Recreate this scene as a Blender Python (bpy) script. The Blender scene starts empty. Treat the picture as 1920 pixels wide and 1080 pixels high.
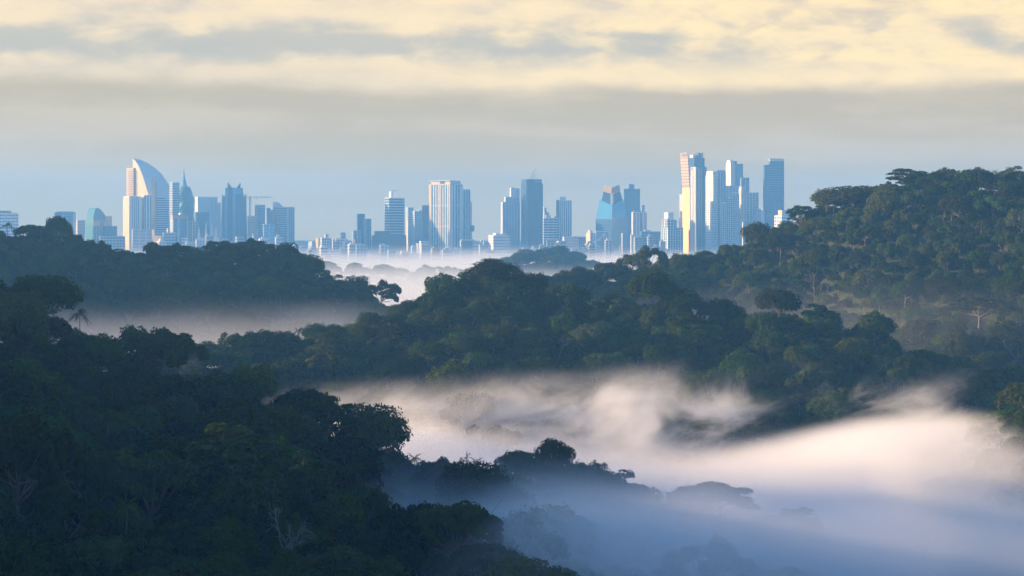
import bpy, math, random
import numpy as np
from mathutils import Vector, Matrix

# ------------------------------------------------------------------ camera, world, sun, exposure
SC = bpy.context.scene
COL = SC.collection
R = math.radians
F = 3800.0          # focal length in photograph pixels (1920 wide)
CZ = 130.0          # eye height above the sea
HOR = 420.0         # row of the horizon
SUN_EL = 10.0
SUN_AZ = -87.0      # degrees from +Y (view direction), negative = left

cam = bpy.data.cameras.new('camera')
cam.sensor_width = 36.0
cam.lens = F * 36.0 / 1920.0
cam.shift_y = -120.0 / 1920.0
cam.clip_start = 1.0
cam.clip_end = 80000.0
camo = bpy.data.objects.new('camera', cam)
camo.location = (0, 0, CZ)
camo.rotation_euler = (R(90), 0, 0)
COL.objects.link(camo)
SC.camera = camo

SC.view_settings.view_transform = 'Standard'
SC.view_settings.look = 'None'
SC.view_settings.exposure = 1.5
SC.view_settings.gamma = 1.0
SC.view_settings.use_curve_mapping = False
SC.render.engine = 'CYCLES'
cy = SC.cycles
cy.use_denoising = True
try:
    cy.denoiser = 'OPENIMAGEDENOISE'
    cy.denoising_input_passes = 'RGB_ALBEDO_NORMAL'
except Exception:
    pass
cy.max_bounces = 9
cy.diffuse_bounces = 2
cy.glossy_bounces = 2
cy.transmission_bounces = 2
cy.volume_bounces = 6
cy.use_adaptive_sampling = True
cy.adaptive_threshold = 0.03
cy.transparent_max_bounces = 4
cy.volume_step_rate = 1.0
cy.volume_max_steps = 96
cy.caustics_reflective = False
cy.caustics_refractive = False
cy.sample_clamp_indirect = 4.0


# ---- a tiny expression layer over shader math nodes
class X:
    nt = None
    def __init__(s, sock): s.k = sock
    @staticmethod
    def m(op, *a, clamp=False):
        n = X.nt.nodes.new('ShaderNodeMath'); n.operation = op; n.use_clamp = clamp
        for i, v in enumerate(a):
            if isinstance(v, X): X.nt.links.new(v.k, n.inputs[i])
            else: n.inputs[i].default_value = float(v)
        return X(n.outputs[0])
    def __add__(s, o): return X.m('ADD', s, o)
    __radd__ = __add__
    def __sub__(s, o): return X.m('SUBTRACT', s, o)
    def __rsub__(s, o): return X.m('SUBTRACT', o, s)
    def __mul__(s, o): return X.m('MULTIPLY', s, o)
    __rmul__ = __mul__
    def __truediv__(s, o): return X.m('DIVIDE', s, o)
    def exp(s): return X.m('EXPONENT', s)
    def pow(s, p): return X.m('POWER', s, p)
    def clamp(s): return X.m('ADD', s, 0.0, clamp=True)
    def max(s, o): return X.m('MAXIMUM', s, o)
    def min(s, o): return X.m('MINIMUM', s, o)


def sstep(v, a, b):
    n = X.nt.nodes.new('ShaderNodeMapRange'); n.interpolation_type = 'SMOOTHSTEP'
    X.nt.links.new(v.k, n.inputs['Value'])
    n.inputs['From Min'].default_value = a; n.inputs['From Max'].default_value = b
    return X(n.outputs['Result'])


def vscale(sock, s, off=(0, 0, 0)):
    n = X.nt.nodes.new('ShaderNodeMapping')
    X.nt.links.new(sock, n.inputs['Vector'])
    n.inputs['Scale'].default_value = s; n.inputs['Location'].default_value = off
    return n.outputs['Vector']


def noise(sock, scale=1.0, detail=4.0, rough=0.55, dist=0.0):
    n = X.nt.nodes.new('ShaderNodeTexNoise')
    X.nt.links.new(sock, n.inputs['Vector'])
    n.inputs['Scale'].default_value = scale; n.inputs['Detail'].default_value = detail
    n.inputs['Roughness'].default_value = rough; n.inputs['Distortion'].default_value = dist
    return X(n.outputs['Fac'])


def mixc(f, a, b):
    n = X.nt.nodes.new('ShaderNodeMix'); n.data_type = 'RGBA'
    if isinstance(f, X): X.nt.links.new(f.k, n.inputs[0])
    else: n.inputs[0].default_value = f
    for i, v in ((6, a), (7, b)):
        if isinstance(v, (tuple, list)): n.inputs[i].default_value = (*v[:3], 1)
        else: X.nt.links.new(v, n.inputs[i])
    return n.outputs[2]


# ---- sky: Nishita daylight with a low morning cloud deck on it, the same all the way round
SKY = 0.125
wd = bpy.data.worlds.new('World'); SC.world = wd; wd.use_nodes = True
nt = wd.node_tree; nt.nodes.clear(); X.nt = nt
sky = nt.nodes.new('ShaderNodeTexSky'); sky.sky_type = 'NISHITA'; sky.sun_disc = False
sky.sun_elevation = R(SUN_EL); sky.sun_rotation = R(SUN_AZ)
sky.altitude = 100; sky.air_density = 1.0; sky.dust_density = 1.0; sky.ozone_density = 5.0
tc = nt.nodes.new('ShaderNodeTexCoord')
sep = nt.nodes.new('ShaderNodeSeparateXYZ'); nt.links.new(tc.outputs['Generated'], sep.inputs[0])
el = X(sep.outputs['Z'])
GEN = tc.outputs['Generated']
def k(*c): return tuple(v * 0.42 / SKY for v in c)
# slow billows push the deck's layers up and down
dx = X(sep.outputs['X'])
wob = noise(vscale(GEN, (5, 5, 9)), 1.0, 3.0, 0.5)
fluff = noise(vscale(GEN, (30, 30, 84), (3, 1, 0)), 1.0, 8.0, 0.58, 0.25)
streak = noise(vscale(GEN, (7, 7, 70), (1, 6, 2)), 1.0, 4.0, 0.5)
big = noise(vscale(GEN, (8, 8, 22), (0, 4, 2)), 1.0, 3.0, 0.5)
e2 = el + (wob - 0.5) * 0.012
# veil under the deck: grey beige above, cooler at the horizon
base = mixc(sstep(e2, -0.005, 0.036), k(0.75, 0.57, 0.27), k(0.65, 0.48, 0.24))
base = mixc(sstep(e2, 0.030, 0.066), base, k(0.59, 0.455, 0.26))
base = mixc(sstep(streak * 0.6 + fluff * 0.25 + big * 0.3, 0.50, 0.70) * 0.55, base, k(0.78, 0.60, 0.38))
# deck: lit cream banks, a grey-blue rift between them that closes to the right
rift = ((el - 0.0875) * (el - 0.0875) * (-1.0 / 0.0075 ** 2)).exp() * (1.0 - sstep(dx, 0.02, 0.16) * 0.75)
cov = sstep(fluff * 1.15 + big * 0.35 - rift * 0.37 + sstep(el, 0.094, 0.108) * 0.10, 0.36, 0.80)
gap = mixc(big, k(0.48, 0.455, 0.38), k(0.66, 0.56, 0.41))
lit = mixc(sstep(fluff * 0.7 + big * 0.3, 0.38, 0.60), k(0.76, 0.60, 0.40), k(1.10, 0.82, 0.40))
lit = mixc(sstep(streak, 0.45, 0.70) * 0.3, lit, k(0.84, 0.67, 0.45))
lit = mixc(sstep(dx, 0.22, -0.16) * 0.55, lit, k(0.84, 0.68, 0.48))
deck = mixc(cov, gap, lit)
lower = sstep(el + (fluff - 0.5) * 0.006 + (wob - 0.5) * 0.016 + (big - 0.5) * 0.008, 0.0625, 0.0715)
fringe = sstep(el, 0.085, 0.071)
deck = mixc(X.m('MULTIPLY', fringe, 0.7), deck, mixc(sstep(dx, -0.22, 0.10), k(0.80, 0.62, 0.40), k(1.14, 0.84, 0.42)))
low = mixc(lower, base, deck)
# higher up the deck breaks and the blue shows
hi_cov = sstep(noise(vscale(GEN, (3, 3, 6), (7, 2, 5)), 1.0, 6.0, 0.6), 0.52, 0.72) * 0.15
hi = mixc(hi_cov, sky.outputs[0], k(0.80, 0.66, 0.50))
full = mixc(sstep(el, 0.115, 0.19), low, hi)
full = mixc(sstep(el, -0.005, -0.06), full, k(0.30, 0.34, 0.38))
bg = nt.nodes.new('ShaderNodeBackground'); bg.inputs['Strength'].default_value = SKY
nt.links.new(full, bg.inputs['Color'])
wo = nt.nodes.new('ShaderNodeOutputWorld'); nt.links.new(bg.outputs[0], wo.inputs['Surface'])

sun = bpy.data.lights.new('sun', 'SUN'); sun.energy = 5.0; sun.angle = R(0.5); sun.color = (1.0, 0.67, 0.35)
suno = bpy.data.objects.new('sun', sun); COL.objects.link(suno)
sd = Vector((math.sin(R(SUN_AZ)) * math.cos(R(SUN_EL)), math.cos(R(SUN_AZ)) * math.cos(R(SUN_EL)), math.sin(R(SUN_EL))))
suno.rotation_euler = sd.to_track_quat('Z', 'Y').to_euler()
suno.location = (-300, 300, 500)


# ------------------------------------------------------------------ helpers
def tag(o, label=None, cat=None, group=None, kind=None):
    if label: o['label'] = label
    if cat: o['category'] = cat
    if group: o['group'] = group
    if kind: o['kind'] = kind
    return o


def P(px, py, D):
    return Vector(((px - 960.0) / F * D, D, CZ + (HOR - py) / F * D))


def empty(name, loc=(0, 0, 0), rz=0.0):
    o = bpy.data.objects.new(name, None); o.location = loc; o.rotation_euler = (0, 0, rz)
    o.empty_display_size = 2.0
    COL.objects.link(o); return o


class MB:
    """collects faces; build() links them as ONE mesh object"""
    def __init__(s): s.v = []; s.f = []; s.n = 0; s.mi = []
    def add(s, v, f, mi=0):
        s.f += [tuple(i + s.n for i in q) for q in f]; s.mi += [mi] * len(f)
        s.v += [tuple(p) for p in v]; s.n += len(v); return s
    def box(s, x0, x1, y0, y1, z0, z1, mi=0):
        return s.add([(x0, y0, z0), (x1, y0, z0), (x1, y1, z0), (x0, y1, z0), (x0, y0, z1), (x1, y0, z1), (x1, y1, z1), (x0, y1, z1)],
                     [(0, 3, 2, 1), (4, 5, 6, 7), (0, 1, 5, 4), (1, 2, 6, 5), (2, 3, 7, 6), (3, 0, 4, 7)], mi)
    def prism(s, poly, z0, z1, mi=0, top=None):
        n = len(poly); zt = z1 if not callable(z1) else None
        v = [(x, y, z0) for x, y in poly]
        tp = top or poly
        v += [(x, y, zt if zt is not None else z1(x, y)) for x, y in tp]
        f = [tuple(range(n - 1, -1, -1)), tuple(range(n, 2 * n))]
        f += [(i, (i + 1) % n, n + (i + 1) % n, n + i) for i in range(n)]
        return s.add(v, f, mi)
    def tube(s, pts, rad, seg=6, mi=0):
        pts = [Vector(p) for p in pts]; base = s.n; v = []
        for i, p in enumerate(pts):
            d = (pts[min(i + 1, len(pts) - 1)] - pts[max(i - 1, 0)]).normalized()
            a = d.orthogonal().normalized() if i == 0 else (a - d * a.dot(d)).normalized()
            b = d.cross(a)
            for j in range(seg):
                t = 2 * math.pi * j / seg
                v.append(p + (a * math.cos(t) + b * math.sin(t)) * rad[i])
        f = []
        for i in range(len(pts) - 1):
            for j in range(seg):
                f.append((i * seg + j, i * seg + (j + 1) % seg, (i + 1) * seg + (j + 1) % seg, (i + 1) * seg + j))
        f.append(tuple(range((len(pts) - 1) * seg, len(pts) * seg)))
        return s.add(v, f, mi)
    def mesh(s, name, mats):
        me = bpy.data.meshes.new(name); me.from_pydata(s.v, [], s.f)
        for m in (mats if isinstance(mats, (list, tuple)) else [mats]): me.materials.append(m)
        if any(s.mi): me.polygons.foreach_set('material_index', s.mi)
        me.update(); return me
    def build(s, name, mats, parent=None, kind=None, label=None):
        o = bpy.data.objects.new(name, s.mesh(name, mats)); COL.objects.link(o)
        o.parent = parent
        if kind: o['kind'] = kind
        if label: o['label'] = label
        return o


def mat(name):
    m = bpy.data.materials.new(name); m.use_nodes = True
    X.nt = m.node_tree
    return m, m.node_tree, m.node_tree.nodes['Principled BSDF']


def surf_mat(name, col, rough=0.8, spec=0.3, metal=0.0, var=0.12, scale=0.08):
    m, nt, b = mat(name)
    g = nt.nodes.new('ShaderNodeTexCoord').outputs['Object']
    n = noise(g, scale, 5.0, 0.6)
    n2 = noise(vscale(g, (1, 1, 0.15), (9, 3, 1)), scale * 3, 3.0, 0.5)
    c1 = tuple(max(0, v * (1 - var)) for v in col); c2 = tuple(min(1, v * (1 + var)) for v in col)
    nt.links.new(mixc((n * 0.6 + n2 * 0.4), c1, c2), b.inputs['Base Color'])
    b.inputs['Roughness'].default_value = rough; b.inputs['Metallic'].default_value = metal
    b.inputs['Specular IOR Level'].default_value = spec
    return m

# ------------------------------------------------------------------ terrain
TH = 12.5           # mean canopy height above the ground
def ridge(pts, sf, sb, rr, raw=(), th=TH):
    q = [(P(a, b, d).x, d, P(a, b, d).z - th) for a, b, d in pts] + list(raw)
    q.sort(); q = np.array(q)
    return q[:, 0], q[:, 1], q[:, 2], sf, sb, rr

RIDGES = dict(
 A1=ridge([(0,574,720),(80,560,720),(150,600,720),(220,652,716),(260,672,715),(340,680,710),(420,742,710),(470,735,705),(560,768,700),
           (660,808,700),(740,846,700),(790,848,700),(850,850,700),(900,853,702),(950,858,705),(1040,860,710),(1075,900,715),(1130,928,720),(1200,948,725),(1260,945,725),
           (1350,948,725),(1440,976,725),(1520,1045,725),(1650,1090,725),(1800,1200,725)], 0.17, 1.0, 12,
          [(-700,765,150),(-480,765,150),(-360,760,138),(-270,742,108),(-215,728,88)]),  # unseen hill top, raised off to the left to shade the near slope
 A2=ridge([(0,850,520),(150,862,520),(300,880,520),(500,897,520),(590,912,520),(660,968,515),(760,1000,510),(840,1018,505),(900,1058,500),
           (960,1090,495),(1010,1150,490),(1100,1220,490),(1300,1350,490)], 0.2, 0.3, 10, [(-300,540,75),(-150,530,60)]),
 A3=ridge([(800,1030,585),(880,1015,585),(930,1012,585),(1010,1025,580),(1080,1060,575),(1180,1095,570),(1330,1105,570),(1450,1110,570),(1700,1200,570)], 0.3, 0.3, 8),
 B=ridge([(200,690,1060),(340,618,1080),(420,612,1090),(520,611,1100),(620,592,1120),(700,568,1150),(770,543,1170),(840,516,1180),(900,493,1180),
          (950,494,1180),(1010,535,1170),(1100,544,1160),(1200,540,1150),(1250,538,1150),(1310,568,1140),(1400,574,1130),(1470,560,1120),
          (1550,592,1110),(1600,622,1105),(1640,608,1100),(1690,632,1100),(1740,672,1090),(1820,682,1080),(1900,702,1070),(2100,745,1050),(2500,800,1030)], 0.36, 0.4, 16, th=22.5),
 C=ridge([(0,448,1500),(60,438,1500),(100,451,1500),(160,465,1500),(200,474,1500),(300,480,1500),(400,485,1500),(460,481,1500),(520,494,1495),
          (560,526,1490),(620,562,1480),(690,585,1470),(760,630,1460),(850,690,1450)], 0.38, 0.4, 16, [(-1400,1640,300),(-950,1610,285),(-720,1560,215),(-480,1505,124)], th=6.5),  # raw points: unseen rise added at left to shade left ridge and right hill
 D=ridge([(880,560,1650),(960,525,1650),(1060,512,1640),(1130,494,1630),(1200,498,1620),(1270,482,1610),(1330,474,1600),(1400,452,1590),(1470,426,1580),
          (1520,396,1570),(1580,364,1560),(1650,350,1550),(1700,332,1540),(1780,320,1530),(1850,318,1520),(1920,336,1500),(2100,335,1480),(2400,380,1450)], 0.42, 0.4, 22,
          [(900,1450,120)]),
 D2=ridge([(1500,760,1200),(1620,720,1240),(1700,675,1260),(1800,625,1280),(1860,595,1290),(1920,555,1300),(2100,490,1300)], 0.4, 0.3, 12),
 E=ridge([(1760,930,850),(1800,880,850),(1840,825,850),(1875,795,850),(1920,775,850),(2050,715,850),(2300,640,850)], 0.4, 0.4, 10),
 K=ridge([(900,512,3550),(950,496,3550),(985,484,3550),(1010,479,3550),(1040,477,3550),(1070,485,3550),(1100,497,3550),(1180,515,3550)], 0.2, 0.2, 20),
 L=ridge([(440,512,3900),(540,502,3900),(600,503,3900),(700,508,3900),(800,515,3900),(900,519,3900)], 0.15, 0.15, 20),
)
_rs = np.random.RandomState(5)
_wv = [(_rs.uniform(-1, 1) / w, _rs.uniform(-1, 1) / w, _rs.uniform(0, 6.28), a) for w, a in
       ((60, 4.0), (55, 4.0), (35, 2.2), (30, 2.2), (22, 1.5), (14, 0.8), (12, 0.8), (90, 4.0))]

def height(x, y):
    x = np.asarray(x, float); y = np.asarray(y, float)
    h = np.full(np.broadcast(x, y).shape, 3.0)
    for nm, (rx, ry, rz, sf, sb, rr) in RIDGES.items():
        yc = np.interp(x, rx, ry); zc = np.interp(x, rx, rz)
        ov = np.maximum(rx[0] - x, 0) + np.maximum(x - rx[-1], 0)
        dy = y - yc
        d = np.sqrt(dy * dy + rr * rr) - rr
        z = zc - np.where(dy < 0, sf, sb) * d - 0.35 * ov
        k_ = 10.0
        g = np.clip(0.5 + 0.5 * (z - h) / k_, 0, 1)
        h = h * (1 - g) + z * g + k_ * g * (1 - g)
    n = sum(a * np.sin(x * u + y * v + p) for u, v, p, a in _wv)
    amp = np.clip((h - 6) / 25.0, 0, 1) * np.clip((y - 250) / 200, 0, 1)
    h = h + n * amp * 0.42
    # unseen hill added left of the view to keep the near slope in shade
    shade_hill = 205 * np.exp(-((x + 600) / 150.0) ** 2) / (1 + np.exp((y - 570 - 26 * np.sin(x / 31.0) - 18 * np.sin(x / 13.0 + 1)) / 40.0)) / (1 + np.exp((-350 - y) / 60.0))
    h = np.maximum(h, shade_hill)
    # the knoll the photographer stands on
    h = np.maximum(h, 126.5 - 0.30 * np.maximum(np.hypot(x, y * 0.9) - 12, 0))
    return np.maximum(h, 3.0)

m_ground, nt, b = mat('forest_floor')
g = nt.nodes.new('ShaderNodeNewGeometry').outputs['Position']
n1 = noise(g, 0.05, 6, 0.65)
nt.links.new(mixc(n1, (0.025, 0.035, 0.015), (0.06, 0.065, 0.03)), b.inputs['Base Color'])
b.inputs['Roughness'].default_value = 0.95; b.inputs['Specular IOR Level'].default_value = 0.1

def spread(lo, hi, step, far, grow=1.35):
    a = list(np.arange(lo, hi + step, step)); s = step
    while a[-1] < far: s *= grow; a.append(a[-1] + s)
    s = step
    while a[0] > -far: s *= grow; a.insert(0, a[0] - s)
    return np.array(a)
gx = spread(-720, 720, 12, 13000)
gy = spread(-60, 1720, 12, 14500)
gy = gy[gy > -2500]
# finer rows round the far knolls
gy = np.array(sorted(list(gy) + list(np.arange(3300, 4200, 60))))
XX, YY = np.meshgrid(gx, gy)
ZZ = height(XX, YY)
nv = np.stack([XX.ravel(), YY.ravel(), ZZ.ravel()], 1)
nx, ny = len(gx), len(gy)
ii = (np.arange(ny - 1)[:, None] * nx + np.arange(nx - 1)[None, :]).ravel()
quads = np.stack([ii, ii + 1, ii + 1 + nx, ii + nx], 1)
me = bpy.data.meshes.new('ground'); me.from_pydata(nv.tolist(), [], quads.tolist()); me.materials.append(m_ground)
me.polygons.foreach_set('use_smooth', [True] * len(me.polygons)); me.update()
ground = bpy.data.objects.new('ground', me); COL.objects.link(ground)
tag(ground, 'dark forest floor of the hills and the plain under the city', 'ground', kind='structure')


# ------------------------------------------------------------------ trees
def leaf_mat(name, c1, c2, trans=0.28):
    m, nt, b = mat(name)
    oi = nt.nodes.new('ShaderNodeObjectInfo'); rnd = X(oi.outputs['Random'])
    g = nt.nodes.new('ShaderNodeTexCoord').outputs['Object']
    n = noise(g, 0.35, 3.0, 0.6)
    col = mixc(n * 0.9, c1, c2)
    hs = nt.nodes.new('ShaderNodeHueSaturation')
    nt.links.new(col, hs.inputs['Color'])
    nt.links.new((rnd * 0.085 + 0.425).k, hs.inputs['Hue'])
    nt.links.new((X.m('FRACT', rnd * 7.31) * 0.4 + 0.92).k, hs.inputs['Saturation'])
    nt.links.new((X.m('FRACT', rnd * 13.7) * 1.05 + 0.42).k, hs.inputs['Value'])
    out = nt.nodes['Material Output']
    d = nt.nodes.new('ShaderNodeBsdfDiffuse'); t = nt.nodes.new('ShaderNodeBsdfTranslucent')
    nt.links.new(hs.outputs[0], d.inputs['Color']); nt.links.new(hs.outputs[0], t.inputs['Color'])
    mx = nt.nodes.new('ShaderNodeMixShader'); mx.inputs[0].default_value = trans
    nt.links.new(d.outputs[0], mx.inputs[1]); nt.links.new(t.outputs[0], mx.inputs[2])
    nt.links.new(mx.outputs[0], out.inputs['Surface'])
    nt.nodes.remove(b)
    return m

M_LEAF = leaf_mat('leaf', (0.011, 0.038, 0.012), (0.080, 0.116, 0.022))
M_PALM = leaf_mat('palm_leaf', (0.035, 0.070, 0.018), (0.08, 0.12, 0.035))
M_BARK = surf_mat('bark', (0.16, 0.13, 0.10), 0.9, 0.1, var=0.35, scale=0.8)
M_TWIG = surf_mat('brown_twigs', (0.20, 0.12, 0.08), 0.9, 0.1, var=0.3, scale=0.8)
M_PALE = surf_mat('pale_bark', (0.17, 0.15, 0.13), 0.85, 0.1, var=0.25, scale=0.8)


def leaf_quads(rs, pts, nrm, size):
    n = len(pts)
    nrm = nrm + rs.normal(0, 0.55, nrm.shape); nrm /= np.linalg.norm(nrm, axis=1)[:, None] + 1e-9
    a = np.cross(nrm, rs.normal(0, 1, nrm.shape)); a /= np.linalg.norm(a, axis=1)[:, None] + 1e-9
    b = np.cross(nrm, a)
    s = size * rs.uniform(0.55, 1.45, (n, 1)); t = s * rs.uniform(0.55, 1.0, (n, 1))
    q = np.stack([pts - a * s, pts - b * t + nrm * s * .2, pts + a * s, pts + b * t + nrm * s * .2], 1).reshape(-1, 3)
    f = np.arange(4 * n).reshape(-1, 4)
    return q, f


def lobes_to_leaves(rs, lobes, nleaf, size, centre, flat=1.0, up=0.35):
    """lobes: (centre, radius, flatness)"""
    w = np.array([l[1] ** 2 for l in lobes]); cnt = np.maximum((w / w.sum() * nleaf).astype(int), 6)
    Pp, Nn = [], []
    for (c, r, fl), n in zip(lobes, cnt):
        d = rs.normal(0, 1, (n * 2, 3)); d /= np.linalg.norm(d, axis=1)[:, None]
        o = np.array(c) - centre; o = o / (np.linalg.norm(o) + 1e-6)
        keep = (d @ o > -0.35) & (d[:, 2] > -0.75)
        d = d[keep][:n]
        rad = r * (1 - 0.38 * rs.uniform(0, 1, (len(d), 1)) ** 2.0)
        rad *= 1 + 0.22 * np.sin(d[:, :1] * 5.1 + r * 9) * np.sin(d[:, 1:2] * 4.7 + r * 5)
        p = np.array(c) + d * rad * np.array([1, 1, fl])
        Pp.append(p); nn = d.copy(); nn[:, 2] += up; Nn.append(nn)
    return leaf_quads(rs, np.concatenate(Pp), np.concatenate(Nn), size)


def qmesh(name, v, f, m):
    me = bpy.data.meshes.new(name); me.from_pydata(v.tolist(), [], f.tolist()); me.materials.append(m); me.update(); return me


def trunk_mesh(name, rs, H, lobes, r0, m, nlimb=8, lean=0.0, fork=0.5):
    mb = MB()
    top = Vector((lean * H, lean * 0.4 * H, H * 0.93))
    pts = [Vector((0, 0, -4)), Vector((0, 0, 0)), Vector((lean * H * .3, rs.uniform(-.4, .4), H * .33)), Vector((lean * H * .6, rs.uniform(-.5, .5), H * .62)), top]
    mb.tube(pts, [r0 * 1.5, r0 * 1.25, r0 * .85, r0 * .6, r0 * .2], 7)
    idx = rs.permutation(len(lobes))[:nlimb]
    for i in idx:
        c = Vector(lobes[i][0]); f0 = rs.uniform(fork, 0.8)
        s = Vector((lean * H * f0, 0, H * f0 * .93))
        mid = s.lerp(c, 0.5) + Vector((rs.uniform(-.6, .6), rs.uniform(-.6, .6), rs.uniform(-1.0, .2)))
        mb.tube([s, mid, c], [r0 * .42, r0 * .3, r0 * .1], 5)
        for _ in range(2):
            e = c + Vector(rs.normal(0, lobes[i][1] * .5, 3))
            mb.tube([mid.lerp(c, .4), e], [r0 * .16, r0 * .04], 4)
    return mb.mesh(name, m)

VAR = {}       # kind -> list of (crown mesh, trunk mesh, unit radius, height)

def dome(seed, Rr=10.0, H=17.0, K=22, flat=0.62, nleaf=5200, size=0.42, low=-0.15, jit=0.2, mt=None, r0=0.45):
    rs = np.random.RandomState(seed)
    cc = np.array([0, 0, H - Rr * flat])
    lobes = []
    for i in range(K):
        z = low + (1 - low) * ((i + 0.5) / K); a = i * 2.39996 + rs.uniform(-.35, .35)
        rr = math.sqrt(max(0, 1 - z * z)) if z > 0 else 1.0
        d = np.array([rr * math.cos(a), rr * math.sin(a), z * flat])
        k_ = rs.uniform(0.55, 0.55 + jit * 1.2)
        lobes.append((cc + d * Rr * k_ + np.array([0, 0, rs.uniform(-.6, .6)]), Rr * rs.uniform(0.24, 0.40), rs.uniform(.65, .95)))
    v, f = lobes_to_leaves(rs, lobes, nleaf, size, cc - np.array([0, 0, Rr * .3]))
    return qmesh('crown', v, f, M_LEAF), trunk_mesh('trunk', rs, H - Rr * .35, lobes, r0, mt or M_BARK, 9), Rr, H

VAR['broadleaf_tree'] = [
    dome(1), dome(2, flat=0.55, K=26, jit=0.3), dome(3, Rr=9, H=19, flat=0.85, K=24), dome(4, flat=0.5, K=18, jit=0.35, nleaf=4600),
    dome(5, Rr=10, H=18, flat=0.7, K=30, jit=0.25, nleaf=6000), dome(6, Rr=9, H=17, flat=0.6, K=16, jit=0.42, nleaf=4200),
    dome(9, Rr=10, H=21, flat=0.75, K=13, jit=0.5, nleaf=4600, size=0.5), dome(10, Rr=9, H=16, flat=0.66, K=40, jit=0.22, nleaf=5200, size=0.36), dome(12, Rr=7, H=21, flat=1.3, K=30, low=-0.6, jit=0.3, nleaf=4800),
    dome(7, Rr=8, H=20, flat=1.05, K=26, jit=0.3), dome(8, Rr=11, H=17, flat=0.48, K=28, jit=0.3, nleaf=5600, mt=M_PALE),
]

def umbrella(seed, Rr=12.0, H=17.0, K=38, nleaf=5200, mt=None, layers=2, flat=.34, r0=.5):
    rs = np.random.RandomState(seed); lobes = []
    for i in range(K):
        a = i * 2.39996; q = math.sqrt((i + .5) / K); L = i % layers
        z = H - (q ** 2.2) * Rr * 0.33 - L * 2.4 + rs.uniform(-.6, .6)
        lobes.append((np.array([math.cos(a) * q * Rr * .86, math.sin(a) * q * Rr * .86, z]), Rr * rs.uniform(.18, .30), flat))
    v, f = lobes_to_leaves(rs, lobes, nleaf, .40, np.array([0, 0, -40.0]), up=.6)
    return qmesh('crown', v, f, M_LEAF), trunk_mesh('trunk', rs, H * .72, lobes, r0, mt or M_BARK, 16, fork=.55), Rr, H

VAR['umbrella_tree'] = [umbrella(21), umbrella(22, K=34, layers=3, nleaf=5600), umbrella(23, Rr=11, K=30, layers=2, mt=M_PALE, nleaf=4200)]

def palm(seed, H=14.0, L=5.2, n=18):
    rs = np.random.RandomState(seed); mb = MB()
    bend = rs.uniform(-.8, .8)
    tp = [Vector((0, 0, -3)), Vector((bend * .2, 0, H * .5)), Vector((bend, 0, H))]
    tm = MB().tube(tp, [.28, .22, .16], 6).mesh('trunk', M_BARK)
    c = tp[-1]
    for i in range(n):
        a = i * 2.39996; rise = rs.uniform(.1, 1.15); l = L * rs.uniform(.8, 1.1)
        dx, dy = math.cos(a), math.sin(a); pts = []
        for j in range(8):
            t = j / 7; pts.append(c + Vector((dx * l * t * math.cos(rise * .7), dy * l * t * math.cos(rise * .7), l * (math.sin(rise) * t - (1.15 - rise * .45) * t * t * .8))))
        sd_ = Vector((-dy, dx, 0))
        for j in range(7):
            p, q = pts[j], pts[j + 1]; w = .95 * math.sin(math.pi * min(1, (j + .7) / 7.3)) + .12
            for sg in (-1, 1):
                for kk in range(2):
                    s0 = p.lerp(q, kk * .5); s1 = p.lerp(q, kk * .5 + .36)
                    tip = s1 + sd_ * sg * w + Vector((dx * .35, dy * .35, -.32 * w))
                    mb.add([s0, s1, tip], [(0, 1, 2) if sg > 0 else (0, 2, 1)])
    return mb.mesh('crown', M_PALM), tm, L, H

VAR['palm_tree'] = [palm(31), palm(32, 12, 4.8, 16), palm(33, 15, 5.6, 20)]

def bare(seed, H=15.0, spread_=.55, mt=None, depth=5, r0=.38, first=.42):
    rs = np.random.RandomState(seed); tr = MB(); cr = MB()
    def grow(p, d, l, r, k_):
        r = max(r, .075); e = p + d * l; mid = p.lerp(e, .5) + Vector(rs.normal(0, l * .05, 3))
        (tr if k_ >= depth - 1 else cr).tube([p, mid, e], [r, r * .85, r * .68], 5 if k_ > 2 else 3)
        if k_ == 0: return
        for _ in range(2 if k_ > 2 else 3):
            nd = (d + Vector(rs.normal(0, spread_, 3)) + Vector((0, 0, .12))).normalized()
            grow(e if rs.rand() < .6 else mid, nd, l * rs.uniform(.62, .85), r * .62, k_ - 1)
    tr.tube([Vector((0, 0, -4)), Vector((0, 0, 0))], [r0 * 1.2, r0], 6)
    grow(Vector((0, 0, 0)), Vector((0, 0, 1)), H * first, r0, depth)
    return cr.mesh('branches', mt or M_PALE), tr.mesh('trunk', mt or M_PALE), H * .4, H

VAR['bare_tree'] = [bare(41), bare(42, 13, .7), bare(43, 16, .6), bare(44, 11, .62, M_TWIG, 7, .26, .27)]


# ---- scatter over the hills what the camera's side of them can show
rs = np.random.RandomState(77)
cand = []
for y0, y1, s in ((360, 640, 7.9), (640, 780, 7.9), (780, 1250, 8.1), (1250, 1720, 9.2)):
    for y in np.arange(y0, y1, s):
        lim = y * 0.2527 * 1.10 + 25
        for x in np.arange(-lim, lim, s):
            cand.append((x + rs.uniform(-.48, .48) * s, y + rs.uniform(-.48, .48) * s))
cand = np.array(cand)
cz = height(cand[:, 0], cand[:, 1])
big_ = rs.uniform(0, 1, len(cand))
rad = 3.9 + 4.7 * big_ ** 1.7 + 3.6 * (big_ > .955)
far = cand[:, 1] > 1000
rad = np.where(far, rad * .97, rad)
hgt = (rad * rs.uniform(1.3, 1.9, len(cand)) + 3.5) * np.where(rs.uniform(0, 1, len(cand)) > .94, 1.3, 1.0)
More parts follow.
